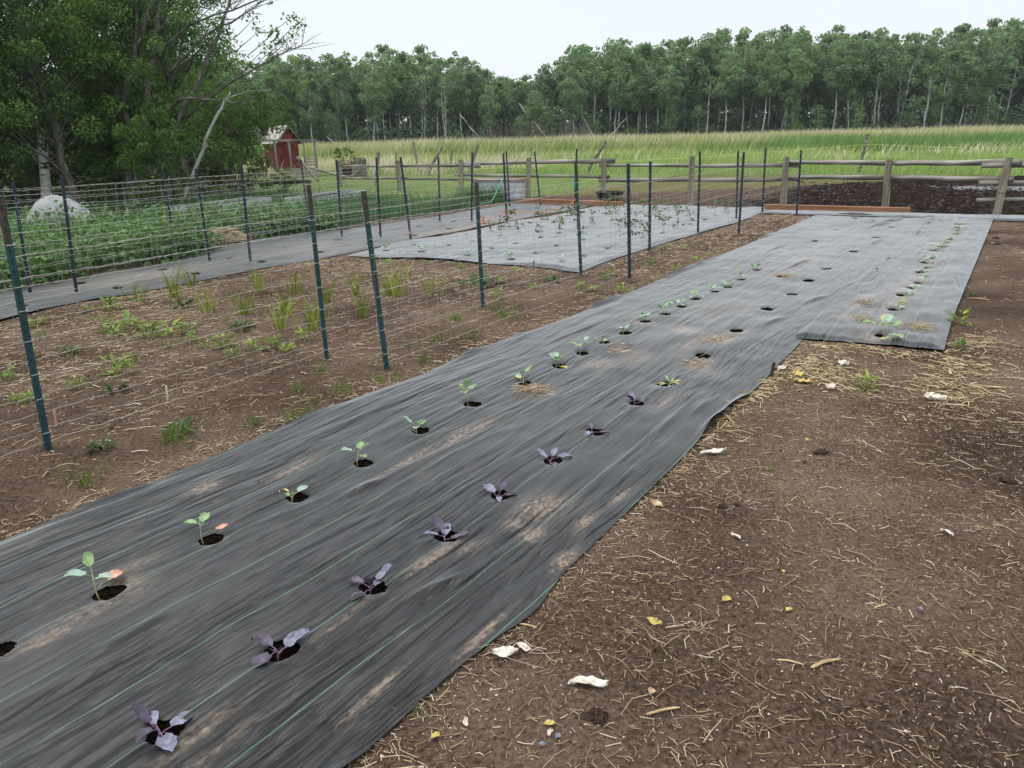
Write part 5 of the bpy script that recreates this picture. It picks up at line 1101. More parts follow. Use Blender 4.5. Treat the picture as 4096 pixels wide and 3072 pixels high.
a, t, z = scatter(7000, 6, 17.5, -.4, 6, lambda a, t: .25 + .6 * np.clip(fbm(a, t, 93, 3), 0, 1), 905); straw_mass('far_straw_litter', 'straw bits on the soil path along the right edge', a, t, z + .002, .02, .10, .004, .008, M['straw'], 906)
dL = lambda a, t: (.25 + 1.1 * np.clip(fbm(a * .9, t * .9, 95, 3) + .25, 0, 1)) * (.45 + .55 * sstep(-4.2, -5.6, t))
a, t, z = scatter(26000, 1.2, 9.2, -9.0, -3.6, dL, 907); straw_mass('plot_straw', 'dry straw scattered over the brown weedy plot behind the wire net', a, t, z + .002, .02, .13, .003, .0065, M['straw'], 908, rise=.3)
a, t, z = scatter(4200, 9, 17.3, -4.8, -3.5, lambda a, t: .5 + 0 * a, 909); straw_mass('strip_straw', 'straw on the soil strip between the barriers at far right', a, t, z + .002, .03, .13, .005, .010, M['straw'], 910)
# concentrated straw band in front of the right strip
cl_ = [(6.1, -1.15, .4, .22, 130), (5.75, -1.05, .25, .2, 200), (5.6, -.75, .2, .4, 80), (5.75, -.2, .35, .2, 200), (6.4, -.15, .35, .2, 110), (6.55, -.7, .12, .4, 120), (5.25, -1.3, .3, .06, 70), (4.5, -1.36, .3, .05, 60), (7.2, -.15, .6, .12, 80)]
a = np.concatenate([c[0] + c[2] * r.randn(c[4]) * .7 for c in cl_]); t = np.concatenate([c[1] + c[3] * r.randn(c[4]) * .7 for c in cl_]); k = fabric_depth(a, t) < 0; a, t = a[k], t[k]
straw_mass('straw_band', 'thick golden straw and husk litter just below the corner of the right strip', a, t, soil_h(a, t) + .004, .03, .16, .004, .010, M['straw_gold'], 912, rise=.35)
# hugging the barrier edges
a = r.uniform(1.0, 6.6, 900); t = SHEETS['long']['R'](a) + np.abs(r.randn(900)) * .06; straw_mass('edge_straw', 'straw caught along the right edge of the long barrier', a, t, soil_h(a, t) + .003, .015, .09, .002, .005, M['straw'], 914)
a = r.uniform(1.0, 12, 1500); t = SHEETS['long']['L'](a) - np.abs(r.randn(1500)) * .12; straw_mass('edge_straw', 'straw caught along the left edge of the long barrier', a, t, soil_h(a, t) + .003, .02, .11, .0025, .006, M['straw'], 915)
# specks and crumbs
def bits(name, label, a, t, z, s, mat, seed, cat):
    r = np.random.RandomState(seed); n = len(a); P_ = Gn(a, t, z); base = np.array([[1, 0, 0], [-1, 0, 0], [0, 1, 0], [0, -1, 0], [0, 0, 1], [0, 0, -1.]])
    V = P_[:, None, :] + base[None] * (s[:, None, None] * r.uniform(.5, 1.2, (n, 6, 1)) * np.array([1, 1, .7])); V += r.randn(n, 6, 3) * (s * .18)[:, None, None]
    f = np.array([[0, 2, 4], [2, 1, 4], [1, 3, 4], [3, 0, 4], [2, 0, 5], [1, 2, 5], [3, 1, 5], [0, 3, 5]]); F = (np.arange(n)[:, None, None] * 6 + f[None]).reshape(-1, 3)
    tn = np.repeat(np.clip(.5 + .28 * r.randn(n), 0, 1), 8); return tag(obj(name, make_mesh(name, V.reshape(-1, 3), F, False, tn), mat), label, cat, kind='stuff')
a, t, z = scatter(9000, .8, 7, -1.45, 1.6, lambda a, t: .6 + 0 * a, 921, 1.3); bits('pale_specks', 'tiny pale chips sprinkled over the soil at lower right', a, t, z + .001, np.abs(np.random.RandomState(1).normal(.0022, .0012, len(a))) + .0008, M['speck'], 922, 'chips')
a, t, z = scatter(16000, .8, 7, -1.45, 1.6, lambda a, t: .3 + np.clip(fbm(a * 2, t * 2, 97, 3), 0, 1), 923, 1.3); bits('soil_crumbs', 'small soil crumbs over the bare ground at lower right', a, t, z, np.abs(np.random.RandomState(2).normal(.003, .0028, len(a))) + .0015, M['crumb'], 924, 'soil')
a, t, z = scatter(7000, 1.2, 9, -8.9, -3.6, lambda a, t: .6 + 0 * a, 925); bits('plot_crumbs', 'small soil crumbs over the brown weedy plot', a, t, z, np.abs(np.random.RandomState(3).normal(.006, .005, len(a))) + .003, M['crumb'], 926, 'soil')
a = 18.2 + 12 * r.uniform(0, 1, 5000) ** 1.3; t = r.uniform(-7, 6, 5000); zz = -.02 + (.02 + .075 * sstep(-7.5, -2.5, t)) * (0.6 * fbm(a * 1.6, t * 1.6, 41, 3) + 0.9 * fbm(a * 5.0, t * 5.0, 43, 3))
bits('mud_clods', 'dark churned mud clods across the far yard', a, t, zz, np.abs(np.random.RandomState(4).normal(.02, .022, 5000)) + .008, M['clodmud'], 927, 'mud')
# dung-like crumbs and chaff on the long barrier
a = r.uniform(.8, 9, 420); t = r.uniform(-3.6, -1.4, 420); bits('barrier_crumbs', 'specks of soil and chaff dropped on the long barrier', a, t, np.full(420, .026), np.abs(r.normal(.002, .0015, 420)) + .001, M['crumb'], 928, 'soil')
for k, (a0, t0, ra, rt, n, lab) in enumerate([(4.36, -2.67, .09, .12, 120, 'small brown straw pile on the long barrier beside the green seedlings'), (5.6, -2.6, .12, .10, 60, 'thin straw wisp on the long barrier past the brown straw pile'), (9.63, -2.31, .10, .10, 70, 'straw wad on the long barrier among the empty holes'), (7.45, -.6, .12, .12, 110, 'straw wad on the right strip beside the first vine seedling'), (7.55, -1.05, .14, .08, 60, 'thin straw litter on the right strip left of the first vine seedling'), (6.3, -2.0, .18, .10, 60, 'chaff scattered on the soil stain of the long barrier'), (5.5, -1.9, .14, .08, 50, 'chaff beside an empty hole of the long barrier'), (8.3, -1.2, .1, .1, 50, 'chaff on the brown stain of the right strip')]):
    straw_mass('straw_wad', lab, a0 + ra * r.randn(n) * .6, t0 + rt * r.randn(n) * .6, np.full(n, .03 if t0 < -1.5 else .045) + r.uniform(0, .02, n), .03, .12, .003, .006, M['straw'] if 'brown' in lab else M['straw_gold'], 930 + k, kind='thing')

# ------------------------------------------------------------------ single pieces lying on the soil
def crumpled(name, label, a, t, s, mat, seed, cat, curl=.5, el=1.0, rot=None, zoff=.004):
    r = np.random.RandomState(seed); nu, nv = 9, 7; V = []; q = r.uniform(0, 6.28)
    for i in range(nu):
        for j in range(nv):
            u = (i / (nu - 1) - .5) * 2; v = (j / (nv - 1) - .5) * 2; k = (1 - .8 * abs(u) ** 1.8) * (1 + .55 * float(vnoise(u * 3.1 + seed, (v > 0) * 7.3)))
            V.append((u * s * el + .25 * s * float(vnoise(v * 2, u + seed)), v * s * .6 * float(k) + .22 * s * float(vnoise(u * 1.5, seed * 1.3)), s * (curl * .35 * v * v + .34 * float(vnoise(u * 2.3 + seed, v * 2.3)) + .12 * curl * u * u)))
    V = np.array(V); V[:, 2] -= V[:, 2].min()
    me = make_mesh(name, V, grid_faces(nu, nv), True); o = obj(name, me, mat); o.location = G(a, t, soil_z(a, t) + zoff); o.rotation_euler = (r.uniform(-.2, .2), r.uniform(-.2, .2), r.uniform(0, 6.28) if rot is None else rot)
    so = o.modifiers.new('thickness', 'SOLIDIFY'); so.thickness = .0012
    return tag(o, label, cat)
HUSKS = [(1.86, -1.27, .040, 'crumpled white husk by the barrier edge with a loose twist'), (1.92, -1.23, .026, 'small curled white husk touching the crumpled husk by the barrier edge'), (1.86, -.95, .036, 'long flat white husk blade lying alone at the bottom centre'), (3.92, -1.23, .040, 'round cream husk close to the right edge of the long barrier'), (3.17, -1.26, .036, 'torn cream husk in a straw tangle by the barrier edge'), (3.05, -.84, .024, 'small white paper-like scrap in the middle of the soil'), (3.55, -.06, .026, 'white scrap near the right frame edge'), (1.93, -.76, .016, 'tiny white scrap left of the curled tan stalk'), (2.47, -1.38, .022, 'curled tan husk on the very edge of the barrier'), (1.52, -1.19, .014, 'small white seed husk near the grass sprig'), (1.6, -.94, .012, 'white crumb beside the purple sprout'), (6.05, -.95, .05, 'pale flat husk in the straw below the right strip'), (5.45, -.92, .045, 'cream crumpled husk beside the green weed'), (5.45, -.28, .07, 'large pale husk fan at the right of the straw band'), (5.75, -1.33, .04, 'cream husk knob at the barrier edge below the corner')]
for i, (a, t, s, lab) in enumerate(HUSKS): crumpled('dry_husk', lab, a, t, s, M['husk'] if 'tan' not in lab else M['husk_tan'], 1000 + i, 'husk', .8, 1.7 if 'long' in lab else 1.0, rot=(-.1 if 'long' in lab else None))
for i, (a, t, s, lab) in enumerate([(2.52, -.71, .022, 'yellow leaf scrap in the middle of the soil'), (2.28, -.9, .026, 'pale yellow crumpled leaf left of centre on the soil'), (1.43, -1.24, .016, 'olive yellow leaf scrap at the bottom by the barrier'), (2.6, -.5, .014, 'small yellow torn leaf right of the yellow scrap'), (2.88, -.59, .010, 'tiny yellow leaf bit in the soil'), (1.63, -.96, .016, 'bright yellow leaf beside the purple sprout'), (4.35, -.83, .014, 'yellow bud-like leaf near the two round clods'), (5.5, -1.1, .06, 'yellow shredded leaf heap in the straw band'), (5.65, -1.18, .05, 'yellow fibrous shred beside the barrier corner')]):
    crumpled('yellow_leaf', lab, a, t, s, M['yellow'], 1030 + i, 'leaf', .6)
for i, (a, t, s, lab) in enumerate([(2.87, -.09, .012, 'small lilac leaf on the soil at right'), (1.55, -.94, .011, 'round lilac leaf at the bottom centre'), (1.6, -.915, .013, 'lilac sprout leaf beside the bright yellow leaf')]):
    crumpled('lilac_leaf', lab, a, t, s, M['s_lilac'], 1050 + i, 'leaf', .3, zoff=.008)
def clod(label, a, t, s, seed):
    r = np.random.RandomState(seed); nu, nv = 12, 8; V = []
    for j in range(nv + 1):
        ph = math.pi * j / nv
        for i in range(nu):
            th = 2 * math.pi * i / nu; d = (math.sin(ph) * math.cos(th), math.sin(ph) * math.sin(th), math.cos(ph)); k = .85 * s * (1 + .75 * float(fbm(d[0] * 2 + seed, d[1] * 2 + d[2] * 3, seed, 3)))
            V.append((d[0] * k * 1.1, d[1] * k * .85, d[2] * k * .5 + s * .10))
    F = [(j * nu + i, j * nu + (i + 1) % nu, (j + 1) * nu + (i + 1) % nu, (j + 1) * nu + i) for j in range(nv) for i in range(nu)]
    o = obj('soil_clod', make_mesh('soil_clod', np.array(V), [f[::-1] for f in F]), M['clod']); o.location = G(a, t, soil_z(a, t)); return tag(o, label, 'clod')
for i, (a, t, s, lab) in enumerate([(4.21, -.72, .038, 'round dark clod with a pinkish sprout scrap on the soil'), (4.04, -.78, .017, 'small tan pebble-like clod below the round dark clod'), (4.34, .16, .042, 'dark clod at the right frame edge'), (1.74, -.87, .04, 'broad brown clod mound with a tuft of roots at bottom'), (3.27, -.97, .026, 'left of two flat dark clods in the middle of the soil'), (3.33, -.92, .022, 'right of two flat dark clods in the middle of the soil'), (7.21, -.22, .04, 'dark clod beside the right strip near its lower corner'), (13.8, -.2, .05, 'dark clod near the far right corner of the strip'), (14.6, -.25, .055, 'largest dark clod by the far right edge of the strip'), (5.0, .35, .035, 'dark clod by the right frame edge below the path'), (2.0, .1, .03, 'low dark clod at the bottom right')]):
    clod(lab, a, t, s, 1100 + i)
# stalks
def stalk(label, a, t, l_, w_, rot, mat, seed, bend=.1):
    r = np.random.RandomState(seed); b = MB(); b.tube([(x * l_, bend * l_ * math.sin(3 * x + seed) * .4, w_ * .5 + abs(bend) * l_ * .3 * math.sin(math.pi * (x + .5))) for x in np.linspace(-.5, .5, 8)], [w_ * .5 * k for k in (.75, 1, .95, 1.05, 1, .95, .9, .6)], 7, True, .12, random.Random(seed))
    o = obj('dry_stalk', b.mesh('dry_stalk', True), mat); o.scale = (1, .75, .45); o.location = G(a, t, soil_z(a, t) + .001); o.rotation_euler = (0, 0, rot); return tag(o, label, 'stalk')
for i, (a, t, l_, w_, rot, m_, lab) in enumerate([(1.88, -.70, .11, .014, .1, 'husk_tan', 'thick curled tan stalk lying by the bottom centre'), (2.35, -.32, .11, .018, .3, 'husk_tan', 'forked pale stalk piece in the middle right of the soil'), (2.3, -.42, .085, .012, -.25, 'husk_tan', 'flat pale split stalk left of the forked one'), (2.05, -1.3, .07, .011, -.2, 'husk_tan', 'short pale stalk touching the barrier edge'), (2.82, -.22, .06, .012, .5, 'husk_tan', 'short stub of tan stalk right of the yellow leaf'), (5.95, -.02, .26, .03, -.35, 'straw_pale', 'long pale stalk at the right of the straw band'), (6.2, -.25, .12, .028, 1.0, 'straw_pale', 'upright pale split stalk in the straw band'), (5.0, -.4, .09, .018, 1.2, 'straw_pale', 'short pale stick below the straw band'), (6.9, -.3, .14, .022, .6, 'straw_pale', 'pale stick at the lower right corner of the right strip'), (9.2, -.22, .2, .02, -.5, 'straw_pale', 'pale stick leaning on the right strip edge'), (3.6, -.72, .07, .009, .9, 'husk_tan', 'short tan stick near the white scrap')]):
    stalk(lab, a, t, l_, w_, rot, M['husk_tan'], 1150 + i, .22)
TUFTS = [(1.93, -1.21, 'golden root ball in the husk cluster by the barrier edge'), (3.46, -.98, 'brown straw tuft left of centre on the soil'), (4.43, -.53, 'split straw tuft above the round clod'), (2.18, -.88, 'loose straw tangle below the pale yellow leaf'), (2.32, -.76, 'straw tangle near the yellow leaf scrap'), (2.68, .08, 'straw tangle at the right frame edge'), (2.87, -.23, 'radiating straw tuft at right'), (1.74, -.59, 'straw fan at the bottom right of the clod mound'), (3.44, -.51, 'curved straw bundle in the middle of the soil'), (3.73, .09, 'small straw star near the right white scrap'), (2.0, -.45, 'straw star in the lower soil'), (1.55, -.75, 'straw bundle at the bottom edge')]
for i, (a, t, lab) in enumerate(TUFTS):
    n = 13; straw_mass('straw_tuft', lab, a + .025 * r.randn(n), t + .025 * r.randn(n), np.full(n, soil_z(a, t) + .003), .05, .14, .0018, .004, M['straw'], 1200 + i, kind='thing', rise=.5)
for (a, t, lab, m_) in [(5.57, -1.36, 'short rusty stake at the barrier corner', 'post_bare'), (17.9, .28, 'short brown stake at the far right end of the cross strip', 'post_bare'), (3.0, -4.9, 'thin white plant marker standing in the weedy plot', 'husk'), (8.75, -5.35, 'short weathered wooden stake at the front edge of the wide barrier', 'wood_post'), (2.3, -5.05, 'faded pink marker flag low in the weedy plot', 's_pink')]:
    b = MB(); b.box((0, 0, .06), (.012 if 'marker' in lab else .025, .008, .12 if 'wooden' not in lab else .2)); o = obj('stake', b.mesh('stake'), M[m_]); o.location = G(a, t, soil_z(a, t) - .01); o.rotation_euler = (.1, .08, .4); tag(o, lab, 'stake')

# ------------------------------------------------------------------ seedlings
def leaf_mesh(length, width, cup, droop, wave, seed, pet=.35):
    nu, nv = 7, 5; r = np.random.RandomState(seed); V = []
    for i in range(nu):
        u = i / (nu - 1); wd = width * (math.sin(math.pi * min(1, u * .86 + .10)) ** .75)
        x = length * u; z0 = -droop * length * u * u
        for j in range(nv):
            v = (j / (nv - 1) - .5) * 2
            V.append((x + .03 * length * v * v, v * wd * .5 + .04 * width * r.randn() * abs(v), z0 + cup * width * v * v * .5 + wave * width * math.sin(u * 7 + v * 3) * abs(v)))
    return np.array(V), grid_faces(nu, nv)
def seedling(root, seed, leaves, stem_h, stem_r, mat_stem, stem_lean=(0, 0)):
    r = np.random.RandomState(seed); b = MB(); top = np.array([stem_lean[0], stem_lean[1], stem_h])
    b.tube([(0, 0, -.05), tuple(top * .5 + r.randn(3) * .004), tuple(top)], [stem_r * 1.2, stem_r, stem_r * .8], 6)
    mats = []
    for i, (az, el, pl, ln, wd, cup, droop, mt, zk) in enumerate(leaves):
        o_ = top * zk; d = np.array([math.cos(az) * math.cos(el), math.sin(az) * math.cos(el), math.sin(el)])
        p1 = o_ + d * pl; b.tube([tuple(o_), tuple((o_ + p1) / 2 + np.array([0, 0, .1 * pl])), tuple(p1)], [stem_r * .7, stem_r * .5, stem_r * .45], 5, False)
        V, F = leaf_mesh(ln, wd, cup, droop, .06, seed * 11 + i)
        me = make_mesh('leaf', V, F); me.materials.append(M[mt]); lo = obj('leaf', me, None, root); lo.location = tuple(p1)
        dv = Vector(d); lo.rotation_euler = (0, -el * .85, az)
    obj('stem', b.mesh('stem', True), mat_stem, root)
rr = random.Random(33)
def ruler(i, rowlab): return '%s from camera in %s' % (ORD[i], rowlab)
LONG_Z = lambda p: HZ[p] - .05
# green brassicas, left row
green_desc = ['spindly green seedling with pink lower leaf', 'pale green seedling with pink lower leaf', 'green seedling with a yellowing leaf', 'green seedling with round pale leaves', 'green seedling with a pink fallen leaf', 'tall pale green seedling', 'small seedling with an orange leaf', 'yellow-green seedling', 'upright green seedling', 'tiny seedling', 'green seedling']
for i, p in enumerate(row1[1:]):
    far = i > 10; lab = '%s, %s' % (green_desc[min(i, 10)] if i < 11 else 'small grey-green seedling', ruler(i, 'the long barrier left row'))
    s = thing('cabbage_seedling', lab, 'seedling', G(p[0] - .02, p[1] - .02, HZ[p] - .055), rr.uniform(0, 6.28), 'green seedlings in the left row')
    if i == 9: hh = .05
    else: hh = [.15, .15, .09, .13, .09, .19, .12, .10, .12, .06, .09][min(i, 10)] + (rr.uniform(-.01, .03) if far else 0)
    n = [4, 4, 3, 4, 5, 5, 4, 6, 4, 3, 4][min(i, 10)] if not far else rr.choice([3, 4, 5]); lv = []; a0 = rr.uniform(0, 6.28)
    for k in range(n):
        mt = 's_green' if rr.random() < .6 else 's_blue'; el = rr.uniform(.25, 1.0); zk = rr.uniform(.75, 1.0)
        if k == 0 and i in (0, 1, 4): mt, el, zk = 's_pink', .05, .55
        if k == 0 and i in (2, 5, 6, 7): mt, el, zk = 's_yellow', .1, .6
        if far and k == 0 and rr.random() < .3: mt = 's_yellow'
        ln = rr.uniform(.05, .07); lv.append((a0 + k * 2.4, el, rr.uniform(.02, .04) if k else .06, ln, ln * rr.uniform(.68, .92), .3, rr.uniform(.0, .45), mt, zk))
    seedling(s, 2000 + i, lv, hh, .0032, M['s_stem'], (rr.uniform(-.02, .02), rr.uniform(-.02, .02)))
# purple cabbages, right row
for i, p in enumerate(row2):
    if i == 8:
        s = thing('feathery_seedling', 'bright yellow-green feathery seedling at the end of the purple cabbage row', 'seedling', G(p[0] + .01, p[1] + .04, HZ[p] - .05), 0)
        lv = [(k * .9, rr.uniform(.2, 1.0), .03, .06, .018, .1, .5, 's_yellow' if k % 3 == 0 else 's_green', 1.0) for k in range(9)]; seedling(s, 2100, lv, .05, .003, M['s_stem']); continue
    s = thing('purple_cabbage', 'purple cabbage seedling, %s' % ruler(i, 'the long barrier right row'), 'seedling', G(p[0] - .01, p[1] - .01, HZ[p] - .055), rr.uniform(0, 6.28), 'purple cabbage seedlings')
    n = [5, 5, 5, 4, 4, 4, 3, 4][i]; a0 = rr.uniform(0, 6.28); lv = []
    for k in range(n):
        el = [.25, .75, .35, 1.0, .15][k] + rr.uniform(-.1, .1); ln = rr.uniform(.066, .092) * (1.0 if i < 4 else .92); lv.append((a0 + k * 2.35, el, rr.uniform(.025, .045), ln, ln * rr.uniform(.50, .70), .4, rr.uniform(-.1, .4), 's_lilac' if rr.random() < .5 else 's_purple', rr.uniform(.6, 1.0)))
    seedling(s, 2120 + i, lv, .06, .0032, M['s_pstem'])
# vine seedlings on the right strip
for i, p in enumerate(row3):
    s = thing('squash_seedling', '%s, %s' % ('large wilting squash seedling with yellow leaves' if i == 0 else ('pale green squash seedling' if i % 2 else 'blue-green squash seedling'), ruler(i, 'the right strip row')), 'seedling', G(p[0], p[1] + .03, HZ3[p] - .05), rr.uniform(0, 6.28), 'squash seedlings on the right strip')
    big = 1.5 if i == 0 else rr.uniform(.6, 1.0); lv = []
    for k in range(8 if i == 0 else rr.choice([4, 5, 6])):
        ln = rr.uniform(.055, .085) * big; mt = 's_yellow' if (i == 0 and k < 3) or rr.random() < .15 else rr.choice(['s_green', 's_blue', 's_blue']); lv.append((rr.uniform(0, 6.28), rr.uniform(.1, .9) if k or i else -.1, .05 * big, ln, ln * .8, .2, rr.uniform(0, .4), mt, rr.uniform(.4, 1)))
    seedling(s, 2200 + i, lv, .10 * big, .004, M['s_stem'], (rr.uniform(-.03, .03), rr.uniform(-.03, .03)))
# tomato plants and others on the wide barrier
tom = []
for v_ in range(4):
    rt = np.random.RandomState(2300 + v_); b = MB(); Pp = []
    b.tube(wobble_path((0, 0, -.05), (.03, 0, .34), 6, .008, rt), [.006, .005, .0045, .004, .003, .002], 5)
    for k in range(9):
        an = rt.uniform(0, 6.28); z = rt.uniform(.1, .34); l_ = rt.uniform(.08, .16); e_ = np.array([l_ * math.cos(an), l_ * math.sin(an), z + rt.uniform(-.05, .05)]); b.tube([(0.01, 0, z), tuple((np.array([0, 0, z]) + e_) / 2 + np.array([0, 0, .02])), tuple(e_)], [.003, .0025, .002], 4, False)
        for q in np.linspace(.4, 1, 5): Pp.append(np.array([0, 0, z]) * (1 - q) + e_ * q + rt.randn(3) * .014)
    V, F = leaf_quads(np.array(Pp), .055, rt, .55, .8); ms = b.mesh('stem', True); ms.materials.append(M['s_stem']); ml = make_mesh('foliage', V, F, False, rt.uniform(0, 1, len(F))); tom.append((ms, ml))
count = 0
for i, p in enumerate(mid_holes):
    ri = [-5.3, -6.15, -7.0, -7.85, -8.45]; row_i = min(range(5), key=lambda k: abs(ri[k] - p[1]))
    near_edge = p[0] < 9.9
    if not near_edge and (p[0] < 11.6 or rr.random() < .25): continue
    rowlab = ['the right-hand row', 'the second row from the right', 'the middle row', 'the second row from the left', 'the left-hand row'][row_i]
    k = sum(1 for q in mid_holes[:i] if min(range(5), key=lambda k_: abs(ri[k_] - q[1])) == row_i)
    if near_edge and k == 0:
        s = thing('cabbage_seedling', 'pale green seedling at the wide barrier front edge, in ' + rowlab, 'seedling', G(p[0], p[1], HZM[p] - .05), 0, 'seedlings on the wide barrier')
        lv = [(j * 1.3, rr.uniform(.3, .9), .03, .075, .055, .25, .2, rr.choice(['s_green', 's_blue', 'weedy'][:2]), .9) for j in range(5)]; seedling(s, 2400 + i, lv, .10, .004, M['s_stem'])
    elif not near_edge:
        s = thing('tomato_plant', 'drooping tomato plant, %s hole in %s of the wide barrier' % (ORD[k], rowlab.replace(' from the', ' from')), 'plant', G(p[0], p[1], HZM[p] - .04), rr.uniform(0, 6.28), 'tomato plants on the wide barrier', rr.uniform(.7, 1.15))
        ms, ml = tom[i % 4]; obj('stem', ms, None, s); obj('foliage', ml, M['weed'] if rr.random() < .0 else (M['weed_dark']), s)

# ------------------------------------------------------------------ weeds
def tuft_proto(seed, n, h, wid, spread, mat):
    r = np.random.RandomState(seed); P_ = np.stack([r.randn(n) * spread * .3, r.randn(n) * spread * .3, np.full(n, -.01)], -1); V, F = blades(P_, h * r.uniform(.45, 1, n), wid, .45, r, wind=(0, 0)); tn = np.clip(.5 + .3 * r.randn(n), 0, 1)
    me = make_mesh('blades', V, F, False, np.concatenate([tn, tn])); me.materials.append(mat); return me
def weed_proto(seed, n, rad, h, leaf, mat):
    r = np.random.RandomState(seed); V = []; F = []; tn = []; b = 0
    for i in range(n):
        an = r.uniform(0, 6.28); el = r.uniform(.1, 1.2); l_ = leaf * r.uniform(.6, 1.2); v, f = leaf_mesh(l_, l_ * r.uniform(.3, .5), .2, r.uniform(.1, .6), .08, seed * 7 + i)
        Rm = Euler((0, -el, an)).to_matrix(); o_ = np.array([math.cos(an) * rad * .3 * r.rand(), math.sin(an) * rad * .3 * r.rand(), h * r.uniform(0, .7)]); v = v @ np.array(Rm).T + o_ + np.array([math.cos(an), math.sin(an), 0]) * rad * .15
        V.append(v); F.append(f + b); tn.append(np.full(len(f), np.clip(.5 + .3 * r.randn(), 0, 1))); b += len(v)
    me = make_mesh('leaves', np.concatenate(V), np.concatenate(F), True, np.concatenate(tn)); me.materials.append(mat); return me
TY = [tuft_proto(3000 + i, 18, .40, .016, .12, M['tuft_yellow']) for i in range(3)]; TG = [tuft_proto(3010 + i, 22, .12, .006, .10, M['tuft_green']) for i in range(3)]
WL = [weed_proto(3020 + i, 30, .11, .12, .055, M['weed']) for i in range(4)]; WD = [weed_proto(3030 + i, 24, .10, .06, .06, M['weed_dark']) for i in range(3)]
def weed(name, label, group, me, a, t, sc, part):
    o = thing(name, label, 'weed', G(a, t, soil_z(a, t) - .005), rr.uniform(0, 6.28), group, sc); obj(part, me, None, o); return o
yl = [(4.95, -8.32), (5.32, -8.18), (5.93, -8.76), (5.06, -7.17), (5.13, -6.70), (6.05, -7.57), (6.17, -7.10), (6.01, -6.39), (4.78, -5.74), (4.93, -5.45), (5.28, -6.24), (6.55, -5.81), (6.88, -5.58), (5.58, -5.46), (6.43, -6.35), (5.21, -5.74), (6.6, -6.0)]
for i, (a, t) in enumerate(yl): weed('corn_sprout', 'tall yellow-green grassy sprout in the weedy plot behind the wire net', 'yellow-green sprouts in the weedy plot', TY[i % 3], a, t, (1, 1, 1) if i not in (1, 11) else (1.2, 1.2, 1.35), 'blades')
wl = [(3.92, -7.26, 1.4), (3.86, -6.97, 1.2), (4.11, -7.15, 1.7), (4.02, -6.68, 1.5), (4.16, -6.53, 1.5), (4.32, -6.49, 1.1), (4.08, -6.13, .9), (4.11, -5.72, 1.3), (4.19, -5.40, 1.0), (4.30, -5.30, 1.3), (4.29, -5.10, .9), (3.92, -5.37, .9), (4.67, -5.31, .9), (4.03, -5.86, .7), (3.74, -8.17, 1.1), (2.64, -6.45, 1.2), (2.46, -5.70, .8), (2.43, -5.82, .7), (4.33, -8.27, .9), (4.49, -8.14, 1.5), (3.15, -5.77, 1.5), (2.81, -5.72, .9)]
for i, (a, t, s) in enumerate(wl): weed('leafy_weed', 'bright green leafy weed in the left half of the weedy plot', 'leafy weeds, left half of the plot', WL[i % 4], a, t, s, 'leaves')
wd = [(2.91, -5.38, 1.2), (3.33, -6.79, 1.2), (7.49, -5.30, 2.2), (7.55, -5.67, 1.0), (2.2, -4.35, 1.0), (2.62, -4.2, 1.3), (5.0, -7.6, 1.6), (4.6, -6.1, 1.6), (8.18, -4.73, 1.2)]
for i, (a, t, s) in enumerate(wd): weed('dark_weed', 'dull green spreading weed low in the weedy plot', 'dull weeds of the plot', WD[i % 3], a, t, s, 'leaves')
gr = [(8.25, -7.46), (8.48, -6.96), (8.46, -6.32), (7.77, -5.23), (8.61, -5.56), (8.06, -4.27), (7.94, -4.04), (8.60, -4.21), (8.89, -4.25), (8.0, -3.69), (11.37, -4.58), (11.44, -4.26), (10.83, -3.66), (9.59, -3.66), (10.51, -3.73), (9.75, -4.91), (7.69, -4.72), (7.01, -4.74)]
for i, (a, t) in enumerate(gr): weed('leafy_weed', 'small green weed on the soil strip between the long and wide barriers', 'weeds on the far soil strip', WL[i % 4], a, t, rr.uniform(.7, 1.1), 'leaves')
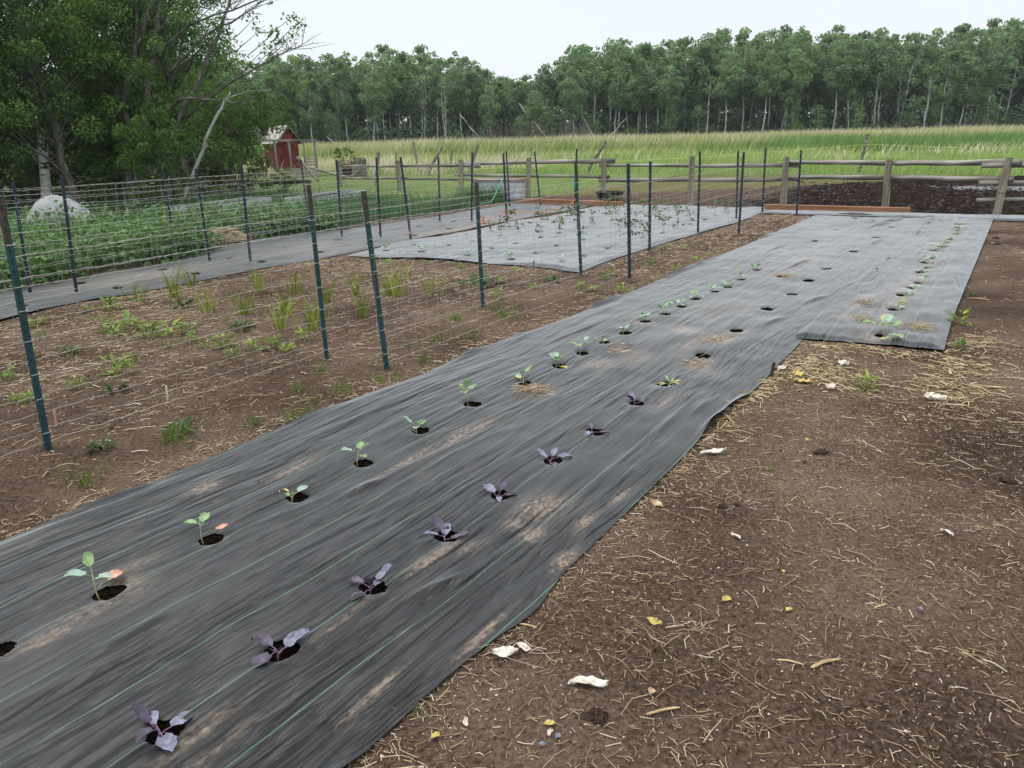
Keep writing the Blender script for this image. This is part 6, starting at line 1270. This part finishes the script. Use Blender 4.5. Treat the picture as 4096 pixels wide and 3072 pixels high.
tg = [(6.31, -4.24), (6.60, -4.25), (6.2, -4.1), (6.5, -4.45), (5.6, -4.1), (5.4, -3.95), (5.2, -4.2), (4.6, -3.85), (4.05, -3.86), (3.7, -3.85), (3.45, -3.9), (3.3, -3.80), (3.15, -3.78), (2.95, -3.9), (4.2, -3.78), (4.9, -4.3), (5.9, -4.5), (9.88, -4.14), (10.1, -4.2), (2.5, -4.1), (1.9, -4.0), (3.6, -4.2), (4.0, -4.4), (3.9, -6.2), (3.4, -6.0), (4.5, -7.0), (3.5, -7.6), (4.8, -6.6), (5.4, -6.9), (5.6, -7.6)]
for i, (a, t) in enumerate(tg): weed('grass_tuft', 'short green grass tuft on the brown soil by the wire nets', 'grass tufts by the wire nets', TG[i % 3], a, t, rr.uniform(.8, 1.5), 'blades')
for (a, t, s, me, lab, part) in [(5.58, -.69, 1.1, WL[0], 'lone bright green weed in the straw band at right', 'leaves'), (1.49, -1.345, .55, TG[0], 'small grass sprig growing at the barrier edge at bottom', 'blades'), (3.85, -.91, .5, TG[1], 'single thin green shoot in the middle of the soil', 'blades'), (7.94, -.31, 1.2, WL[1], 'bushy green weed at the right edge of the right strip', 'leaves'), (8.38, -.29, .7, WL[2], 'small green weed just above the bushy one at the strip edge', 'leaves'), (6.98, -.24, .8, WL[3], 'low green weed at the lower right corner of the strip', 'leaves'), (9.4, -.3, .6, WD[0], 'dull weed midway along the right strip edge', 'leaves')]:
    weed('soil_weed', lab, None, me, a, t, s, part)

# ------------------------------------------------------------------ thin haze volume, added to lift the dark tones of the woodland
hb = MB(); hb.box((0, 0, 8.6), (1840, 1840, 20.0))
hm = bpy.data.materials.new('added_haze'); hm.use_nodes = True; ht_ = hm.node_tree; ht_.nodes.clear()
ho = ht_.nodes.new('ShaderNodeOutputMaterial'); hv = ht_.nodes.new('ShaderNodeVolumePrincipled')
hv.inputs['Color'].default_value = (0.86, 0.93, 1.0, 1); hv.inputs['Density'].default_value = 0.0003; hv.inputs['Anisotropy'].default_value = 0.2
ht_.links.new(hv.outputs[0], ho.inputs['Volume'])
tag(obj('haze', hb.mesh('haze'), hm), 'thin added haze lightening the view to the far woodland', 'haze', kind='stuff')
scene.cycles.volume_bounces = 0
